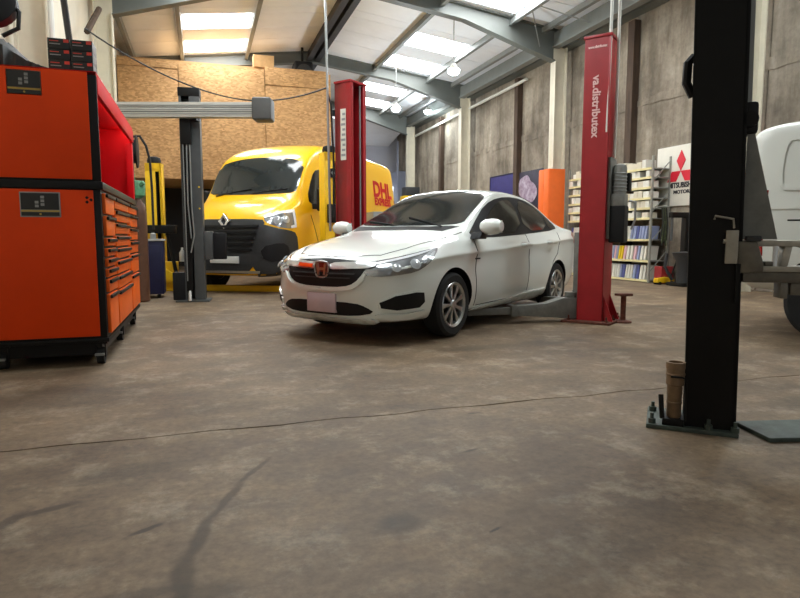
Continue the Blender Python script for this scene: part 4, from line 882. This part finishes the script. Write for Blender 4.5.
heap('dust_cover', 'dark_sheet', [(-1.46, 2.28), (-1.22, 2.25), (-1.17, 2.20), (-1.08, 2.12), (-.965, 2.07)], 4.75, 5.05, 'crumpled dark grey cover heaped on top of the hutch', 'cover')
tag(MB().box(-1.40, -.98, 7.0, 7.03, 2.02, 4.4).build('white_board', 'white_sheet', bevel=.004), 'tall white sheet standing against the wall behind the dark cover', 'sheet') if 0 else None
rl = thing('cable_reel', 'black cable reel hanging from the wall above the dark cover', 'cable reel', (-1.33, 5.0, 2.53))
MB().lathe([(.14, -.05), (.16, -.04), (.16, .04), (.14, .05)], R(80, 'X'), 24).build('drum', 'black_plastic', rl)
MB().tube([(.12, 0, .02), (.17, -.02, -.05), (.16, -.02, -.16), (.06, -.02, -.22)], .015, 8).build('loose_cable', 'cable', rl); MB().box(-.62, 0, -.03, .03, .1, .14).build('wall_bracket', 'black_steel', rl)
# small bits on the far top of the hutch
for (px, py, c, h, lab) in ((-.72, 5.0, 'bottle_white', .12, 'small white spray bottle on the hutch edge next to the cartons'), (-.72, 5.35, 'bag_red', .07, 'small red capped tin on the hutch edge'), (-.73, 5.9, 'bottle_white', .09, 'short white tub further along the hutch edge')):
    q = thing('spray_bottle', lab, 'bottle', (px, py, 2.052)); MB().lathe([(.03, 0), (.032, .01), (.032, h*.7), (.014, h*.82), (.014, h)], n=14).build('bottle_body', c, q); MB().lathe([(.018, h), (.018, h+.02), (.001, h+.022)], n=12).build('cap', 'bag_red' if c != 'bag_red' else 'bottle_white', q)
# ================================================================== BEHIND THE CABINET
gb = thing('gas_cylinder', 'brown gas cylinder with green valve guard beside the blue cabinet', 'gas cylinder', (-.845, 9.3, 0))
MB().lathe([(.10, 0), (.115, .02), (.115, 1.25), (.10, 1.36), (.05, 1.44), (.04, 1.47)], n=22).build('cylinder', 'brown', gb)
MB().lathe([(.05, 1.46), (.105, 1.5), (.11, 1.66), (.09, 1.70), (.04, 1.71)], n=16).build('valve_guard', 'green_valve', gb)
MB().cyl((-.04, 0, 1.70), (-.04, 0, 1.80), .02, n=10).cyl((.02, -.06, 1.62), (.10, -.1, 1.68), .03, n=12).build('regulator', 'green_valve', gb)
bx_ = thing('blue_cabinet', 'low navy blue cabinet standing behind the orange drawers', 'cabinet', (-.82, 9.95, 0))
MB().box(-.30, .26, -.25, .25, .06, .86).build('body', 'navy', bx_, bevel=.015); MB().box(-.28, .24, -.262, -.25, .1, .8).build('door', 'navy', bx_, bevel=.006); MB().box(-.32, .28, -.27, .27, .86, .89).build('top', 'alu', bx_, bevel=.006)
for cx in (-.22, .18): MB().cyl((cx-.02, -.18, .035), (cx+.02, -.18, .035), .035, n=12).build('wheel', 'rubber', bx_)
for (px, c, h, lab) in ((-.90, 'bottle_white', .16, 'white bottle on the navy cabinet'), (-.70, 'pipe_grey', .11, 'grey tin on the navy cabinet')):
    q = thing('oil_bottle', lab, 'bottle', (px, 9.85, .891)); MB().lathe([(.04, 0), (.042, .01), (.042, h*.7), (.018, h*.85)], n=14).build('bottle_body', c, q); MB().lathe([(.022, h*.85), (.022, h), (.001, h)], n=12).build('cap', 'black_plastic', q)
hr = thing('hose_reel', 'black hose reel fixed high behind the red hutch interior', 'hose reel', (-.80, 8.6, 2.02))
MB().lathe([(.19, -.05), (.21, -.045), (.21, -.03), (.15, -.028), (.15, .028), (.21, .03), (.21, .045), (.19, .05)], R(90, 'Y') @ R(0, 'X'), 26).build('drum', 'black_plastic', hr)
MB().tube([(.0, 0, .19), (.08, 0, .20), (.15, 0, .08), (.19, 0, -.1), (.20, 0, -.5), (.20, 0, -1.0)], .016, 8).build('hose', 'cable', hr); MB().box(-1.14, 0, -.04, .04, -.03, .03).build('bracket', 'black_steel', hr)
# left wall clutter seen past the column: diagonal struts, pipe, ducts
tag(MB().cyl((-1.47, 7.6, 0.0), (-1.47, 7.6, 5.2), .03, n=10).build('downpipe', 'pipe_white'), 'white vertical pipe beside the left steel column', 'pipe')
tag(MB().tube([(-1.55, 8.4, 4.6), (-1.60, 9.4, 3.4), (-1.62, 9.9, 3.0)], .04, 8).build('wall_strut', 'dark_beam'), 'dark diagonal strut leaning on the cream wall', 'strut')
tag(MB().tube([(-1.62, 12.4, 5.0), (-1.72, 11.6, 4.35)], .05, 8).build('wall_strut', 'rust_post'), 'short brown diagonal brace on the cream wall', 'strut')
tag(MB().box(-1.93, -1.78, 5.2, 6.9, 2.1, 4.2).build('white_board', 'white_sheet', bevel=.02), 'white sheeting fixed to the wall above the orange cabinet', 'sheet')
# overhead black cable swagged across
def sag(a, b, s, n=14): return [Vector(a).lerp(Vector(b), i/n) - Vector((0, 0, s*4*(i/n)*(1-i/n))) for i in range(n+1)]
tag(MB().tube(sag((-1.3, 8.6, 3.5), (.35, 9.6, 3.02), .1) + sag((.35, 9.6, 3.02), (1.72, 8.45, 2.98), .12)[1:], .010, 6).build('overhead_cable', 'cable'), 'thin black cable sagging above the silver beam', 'cable')
# ================================================================== SHELVING ON THE RIGHT WALL
sh = thing('shelving_unit', 'long metal shelving unit with cream edged shelves against the concrete wall', 'shelving', (8.5, 9.9, 0))
UP = (0, 1.42, 2.84); ZS = (.06, .455, .88, 1.31, 1.51, 1.71, 1.92, 2.12, 2.30)
for y in UP:
    for x in (.02, .45): MB().box(x-.02, x+.02, y-.02, y+.02, 0, 2.52).build('upright', 'shelf_grey', sh)
    mb = MB()
    for z in (.2, .8, 1.4, 2.0): mb.tube([(.02, y, z), (.45, y, z+.45)], .01, 6)
    mb.build('cross_brace', 'shelf_grey', sh)
for z in ZS:
    for a, b in zip(UP, UP[1:]):
        s_ = MB().box(0.01, .46, a+.02, b-.02, z-.03, z-.008).build('shelf', 'shelf_grey', sh)
        MB().box(-.006, .012, a+.01, b-.01, z-.045, z).build('shelf_edge', 'shelf_edge', s_)
meshes = {}
def carton(nm, size, m):
    key = (nm, size, m)
    if key not in meshes:
        o = MB().box(-size[0]/2, size[0]/2, -size[1]/2, size[1]/2, 0, size[2]).build(nm, m, bevel=.004, seg=1); meshes[key] = o.data; bpy.data.objects.remove(o)
    o = bpy.data.objects.new(nm, meshes[key]); COL.objects.link(o); return o
lv = {1.31: 'lowest', 1.51: 'second', 1.71: 'third', 1.92: 'fourth', 2.12: 'fifth', 2.30: 'top'}
for z in ZS[3:]:
    y = 9.97
    while y < 12.6:
        wy = random.choice((.12, .15, .18)); hz = random.choice((.11, .13, .145)) if z < 2.25 else random.choice((.11, .14, .17))
        if not (11.17 < y < 11.36) and random.random() < .93:
            o = carton('small_carton', (.24, wy-.012, hz), random.choice(('box_white', 'box_white', 'box_cream')))
            o.location = (8.5 + .13 + random.uniform(-.015, .02), y + wy/2, z-.008); tag(o, 'small pale carton on the %s of the close-set upper shelves' % lv[z], 'carton', 'pale cartons on the %s upper shelf' % lv[z])
        y += wy
names = {.06: 'floor-level', .455: 'second', .88: 'third'}
for z in ZS[:3]:
    y = 10.0
    while y < 12.6:
        wy = random.choice((.07, .09, .11)); m = random.choice(('box_white', 'box_blue', 'box_white', 'box_navy', 'box_white', 'box_blue') if z != .455 else ('box_white', 'box_pink', 'box_blue', 'box_white', 'box_white', 'box_blue', 'box_white'))
        if z == .455 and 10.65 < y < 10.85: m = 'box_yellow'
        if not (11.17 < y < 11.38):
            o = carton('filter_pack', (.3, wy*.62, .29 if z < .8 else .27), m); ln = 10
            o.location = (8.5+.19, y + wy/2 + .03, z-.008); o.rotation_euler = (math.radians(ln), 0, 0)
            o.location.z += math.sin(math.radians(ln))*wy*.31
            cn = {'box_white': 'white', 'box_blue': 'pale blue', 'box_navy': 'dark blue', 'box_pink': 'pink', 'box_yellow': 'yellow'}[m]
            tag(o, 'slanted %s filter pack on the %s shelf' % (cn, names[z]), 'filter pack', '%s packs leaning on the %s shelf' % (cn, names[z]))
        y += wy
o = carton('red_crate', (.30, .20, .34), 'box_red'); o.location = (8.72, 9.70, 0); tag(o, 'dull red crate standing at the end of the shelving', 'crate')
o = carton('top_carton', (.34, .30, .22), 'box_white'); o.location = (8.76, 9.70, 2.30); o.location = (8.73, 10.12, 2.445); tag(o, 'white carton sitting above the top shelf by the diamond sign', 'carton') if 0 else bpy.data.objects.remove(o)
pl = thing('hanging_bundle', 'dark bundle of hoses hung on the end of the shelving', 'hose bundle', (8.72, 9.80, 1.0))
for k in range(7):
    a = random.uniform(0, 6.3); MB().tube([(.02*math.cos(a)+.12*(k/6-.5), -.02, .5), (.14*(k/6-.5)+.05*math.cos(a), -.05, .2), (.16*(k/6-.5), -.04-.02*(k % 2), -.15-.05*(k % 3)), (.1*(k/6-.5)+.05, -.03, .1)], .014, 6).build('hose', 'plant_green' if k % 2 else 'cable', pl)
MB().tube([(-.15, .05, .52), (.2, .05, .52)], .012, 6).build('hook_bar', 'shelf_grey', pl)
# ---- three-diamond sign
sg = thing('wall_sign', 'white sign with three red diamonds and black lettering on the concrete wall', 'sign', (8.97, 9.62, 2.13))
MB().box(-.02, .02, -1.0, .66, -.60, .58).build('sign_board', 'sign_white', sg, bevel=.006)
rh = [(0, 0), (.115, .2), (0, .40), (-.115, .2)]
for a in (0, 120, 240):
    c, s_ = math.cos(math.radians(a)), math.sin(math.radians(a)); poly = [(p[0]*c - p[1]*s_, p[0]*s_ + p[1]*c) for p in rh]
    MB().prism([(-p[0], p[1]+.08) for p in poly], 'x', -.032, -.02).build('diamond', 'sign_red', sg)
sx = Matrix(((0, 0, -1, -.022), (-1, 0, 0, 0), (0, 1, 0, 0), (0, 0, 0, 1)))
text_mesh('sign_lettering', 'MITSUBISHI', .14, 'sign_black', sg, T(0, .0, -.20) @ sx, .003, .88, .006)
text_mesh('sign_lettering', 'MOTORS', .095, 'sign_black', sg, T(0, -.06, -.33) @ sx, .003, 1.2, .004)
# ---- dark stand by the sign, boards and cabinets further along
ds = thing('workshop_stand', 'dark tyre machine with upright post below the diamond sign', 'machine', (8.62, 9.05, 0))
MB().box(-.22, .22, -.2, .22, .0, .07).build('base', 'black_steel', ds, bevel=.01); MB().box(.02, .14, .05, .17, .07, 1.35).build('mast', 'black_steel', ds, bevel=.008); MB().box(-.3, .14, .06, .15, 1.28, 1.38).build('boom', 'black_steel', ds, bevel=.008)
MB().cyl((-.26, .1, .85), (-.26, .1, 1.3), .025, n=10).build('tool_shaft', 'grey_post', ds); MB().lathe([(.12, 0), (.14, .4), (.20, .52), (.22, .56), (.05, .58)], T(-.08, -.05, .07), 20).build('turntable', 'dark_plastic', ds); MB().tube([(-.1, .2, .1), (-.2, .3, .35), (-.12, .35, .6)], .03, 8).build('pedal_hose', 'cable', ds)
ys_ = thing('yellow_jack', 'small yellow trolley jack at the end of the shelving', 'jack', (8.55, 9.5, 0))
MB().prism([(-.2, .04), (.2, .04), (.2, .10), (.05, .14), (-.2, .12)], 'y', -.06, .06).build('jack_body', 'yellow_post', ys_, bevel=.008); MB().cyl((.12, -.08, .035), (.12, .08, .035), .035, n=12).cyl((-.15, -.08, .03), (-.15, .08, .03), .03, n=12).build('wheels', 'black_steel', ys_); MB().tube([(.15, 0, .1), (.3, 0, .5)], .014, 8).build('handle', 'black_steel', ys_)
bb = thing('notice_board', 'plain dark blue board on the concrete wall next to the poster', 'board', (8.96, 17.0, 2.35)); MB().box(-.02, .02, -.82, .82, -.42, .48).build('panel', 'blue_board', bb, bevel=.006); MB().tube([(-.024, a, b) for a, b in ((-.82, -.42), (.82, -.42), (.82, .48), (-.82, .48), (-.82, -.42))], .02, 6).build('board_frame', 'navy', bb)
po = thing('poster', 'dark poster with a pale cloudy motif on the concrete wall', 'poster', (8.95, 15.38, 2.28)); MB().box(-.015, .015, -.72, .72, -.62, .52).build('sheet', 'poster_dark', po, bevel=.004)
MB().prism(chaikin([(-.5, -.1), (-.3, .15), (-.1, .2), (.05, .42), (.3, .38), (.55, .3), (.62, .0), (.45, -.2), (.1, -.28), (-.15, -.4), (-.35, -.3)], 2), 'x', -.022, -.014).build('motif', 'poster_light', po)
oc = thing('orange_cabinet', 'tall orange cabinet in front of the cream column', 'cabinet', (8.22, 12.98, 0)); MB().box(-.22, .22, -.16, .3, .05, 2.56).build('carcass', 'orange_cab', oc, bevel=.01); MB().box(-.235, -.22, -.15, .06, .08, 2.53).build('door', 'orange_cab', oc, bevel=.004); MB().box(-.235, -.22, .07, .29, .08, 2.53).build('door', 'orange_cab', oc, bevel=.004); MB().box(-.25, -.235, .03, .05, 1.1, 1.3).build('handle', 'pipe_grey', oc); MB().box(-.2, .2, -.14, .28, 0, .05).build('plinth', 'black_trim', oc)
for i, (y, c, w_) in enumerate(((15.0, 'box_white', 'white'), (15.6, 'box_red', 'red'), (16.3, 'box_navy', 'dark blue'), (17.2, 'pipe_grey', 'grey'))):
    d_ = thing('oil_drum', '%s oil drum standing against the wall behind the sedan' % w_, 'drum', (8.4, y, 0)); MB().lathe([(.24, 0), (.25, .02), (.25, .28), (.26, .30), (.25, .32), (.25, .58), (.26, .6), (.25, .62), (.25, .86), (.24, .88), (.22, .87)], n=24).build('drum_body', c, d_); MB().cyl((.1, 0, .87), (.1, 0, .9), .04, n=12).build('bung', 'pipe_grey', d_)
ob = thing('orange_banner', 'upright orange banner with pale edge behind the black lift post', 'banner', (8.95, 8.12, 1.85)); MB().box(-.02, .02, -.28, .36, -.75, .82).build('banner_panel', 'orange_sign', ob, bevel=.004); MB().box(-.03, .025, .36, .44, -.8, .86).build('edge_strip', 'cream_steel', ob)
# yellow post-top and white board at the far end
fy = thing('yellow_locker', 'yellow locker with dark top at the far column', 'locker', (8.25, 23.7, 0)); MB().box(-.35, .35, -.3, .3, 0, 2.6).build('body', 'yellow_post', fy, bevel=.01); MB().box(-.3, .3, -.28, .28, 2.6, 2.95).build('top_box', 'dark_plastic', fy, bevel=.01); MB().box(-.365, -.35, -.28, .28, .1, 2.5).build('door', 'yellow_post', fy)
gc = thing('grey_cabinet', 'grey cabinet standing beyond the labelled red lift post', 'cabinet', (3.2, 10.4, 0)); MB().box(-.35, .35, -.25, .25, .05, 1.36).build('body', 'pipe_grey', gc, bevel=.01); MB().box(-.33, -.01, -.265, -.25, .1, 1.31).build('door', 'pipe_grey', gc, bevel=.004); MB().box(.01, .33, -.265, -.25, .1, 1.31).build('door', 'pipe_grey', gc, bevel=.004); MB().box(-.34, .34, -.24, .24, 0, .05).build('plinth', 'black_trim', gc)
# mezzanine edge: carton and winch on top of the chipboard
o = carton('cardboard_box', (.55, .3, .32), 'wood_plain'); o.location = (1.75, 17.3, 5.5); tag(o, 'cardboard box on the top edge of the chipboard partition', 'box')
wn = thing('roof_heater', 'black fan heater on the rafter above the chipboard', 'heater', (3.05, 18.7, 5.5)); MB().box(-.28, .28, -.3, .3, 0, .62).build('housing', 'black_plastic', wn, bevel=.08, seg=3); MB().cyl((0, -.3, .3), (0, -.36, .3), .22, n=22).build('fan_ring', 'dark_plastic', wn); MB().cyl((0, 0, .6), (0, 0, 1.08), .04, n=8).build('hanger', 'black_steel', wn); MB().box(-1.3, -.28, -.06, .06, .16, .40).build('duct', 'black_steel', wn)
struct(MB().box(2.2, 3.52, 17.2, 20.4, 5.41, 5.5).box(-1.9, 2.2, 17.2, 20.4, 5.41, 5.5).build('ceiling_mezzanine', 'wood_plain', smooth=0))
# roof lamps
def high_bay(loc, label):
    r = thing('bay_lamp', label, 'lamp', loc)
    MB().lathe([(.05, .14), (.07, .10), (.14, .02), (.15, 0), (.13, .0), (.05, .08)], n=24).build('reflector', 'alu', r); MB().lathe([(.13, .03), (.15, -.02), (.13, -.08), (.08, -.12), (.001, -.135)], n=24).build('diffuser', 'lamp_glow', r); MB().cyl((0, 0, .15), (0, 0, roofz(loc[0])-loc[2]-.01), .012, n=6).build('hanger', 'pipe_grey', r)
    l = bpy.data.lights.new('lamp_bulb', 'POINT'); l.energy = 120; l.shadow_soft_size = .15; l.color = (.86, .96, 1); lo = bpy.data.objects.new('lamp_bulb', l); COL.objects.link(lo); lo.parent = r; lo.location = (0, 0, -.40)
high_bay((5.92, 13.85, 4.95), 'round glowing lamp hung low in front of the first rafter'); high_bay((5.92, 18.4, 4.95), 'round glowing lamp hung low beyond the first rafter'); high_bay((8.2, 21.6, 5.62), 'small glowing lamp hung close to the eave')
high_bay((1.0, 9.3, 4.95), 'added lamp out of view over the grey post with silver beam'); high_bay((1.0, 4.7, 4.95), 'added lamp out of view over the open floor by the orange cabinet'); high_bay((5.92, 4.7, 4.95), 'added lamp out of view over the open floor by the white van')  # three unseen lamps added to brighten the ceiling and the hall
for i, (a, b) in enumerate((((7.3, 12.6, 6.1), (8.0, 13.4, 5.55)), ((7.3, 12.4, 6.1), (8.5, 12.0, 5.7)))): tag(MB().tube([a, b], .014, 6).build('brace_rod', 'pipe_grey'), ('thin steel rod bracing the near rafter' if i == 0 else 'thin steel rod bracing the eave beam'), 'rod')
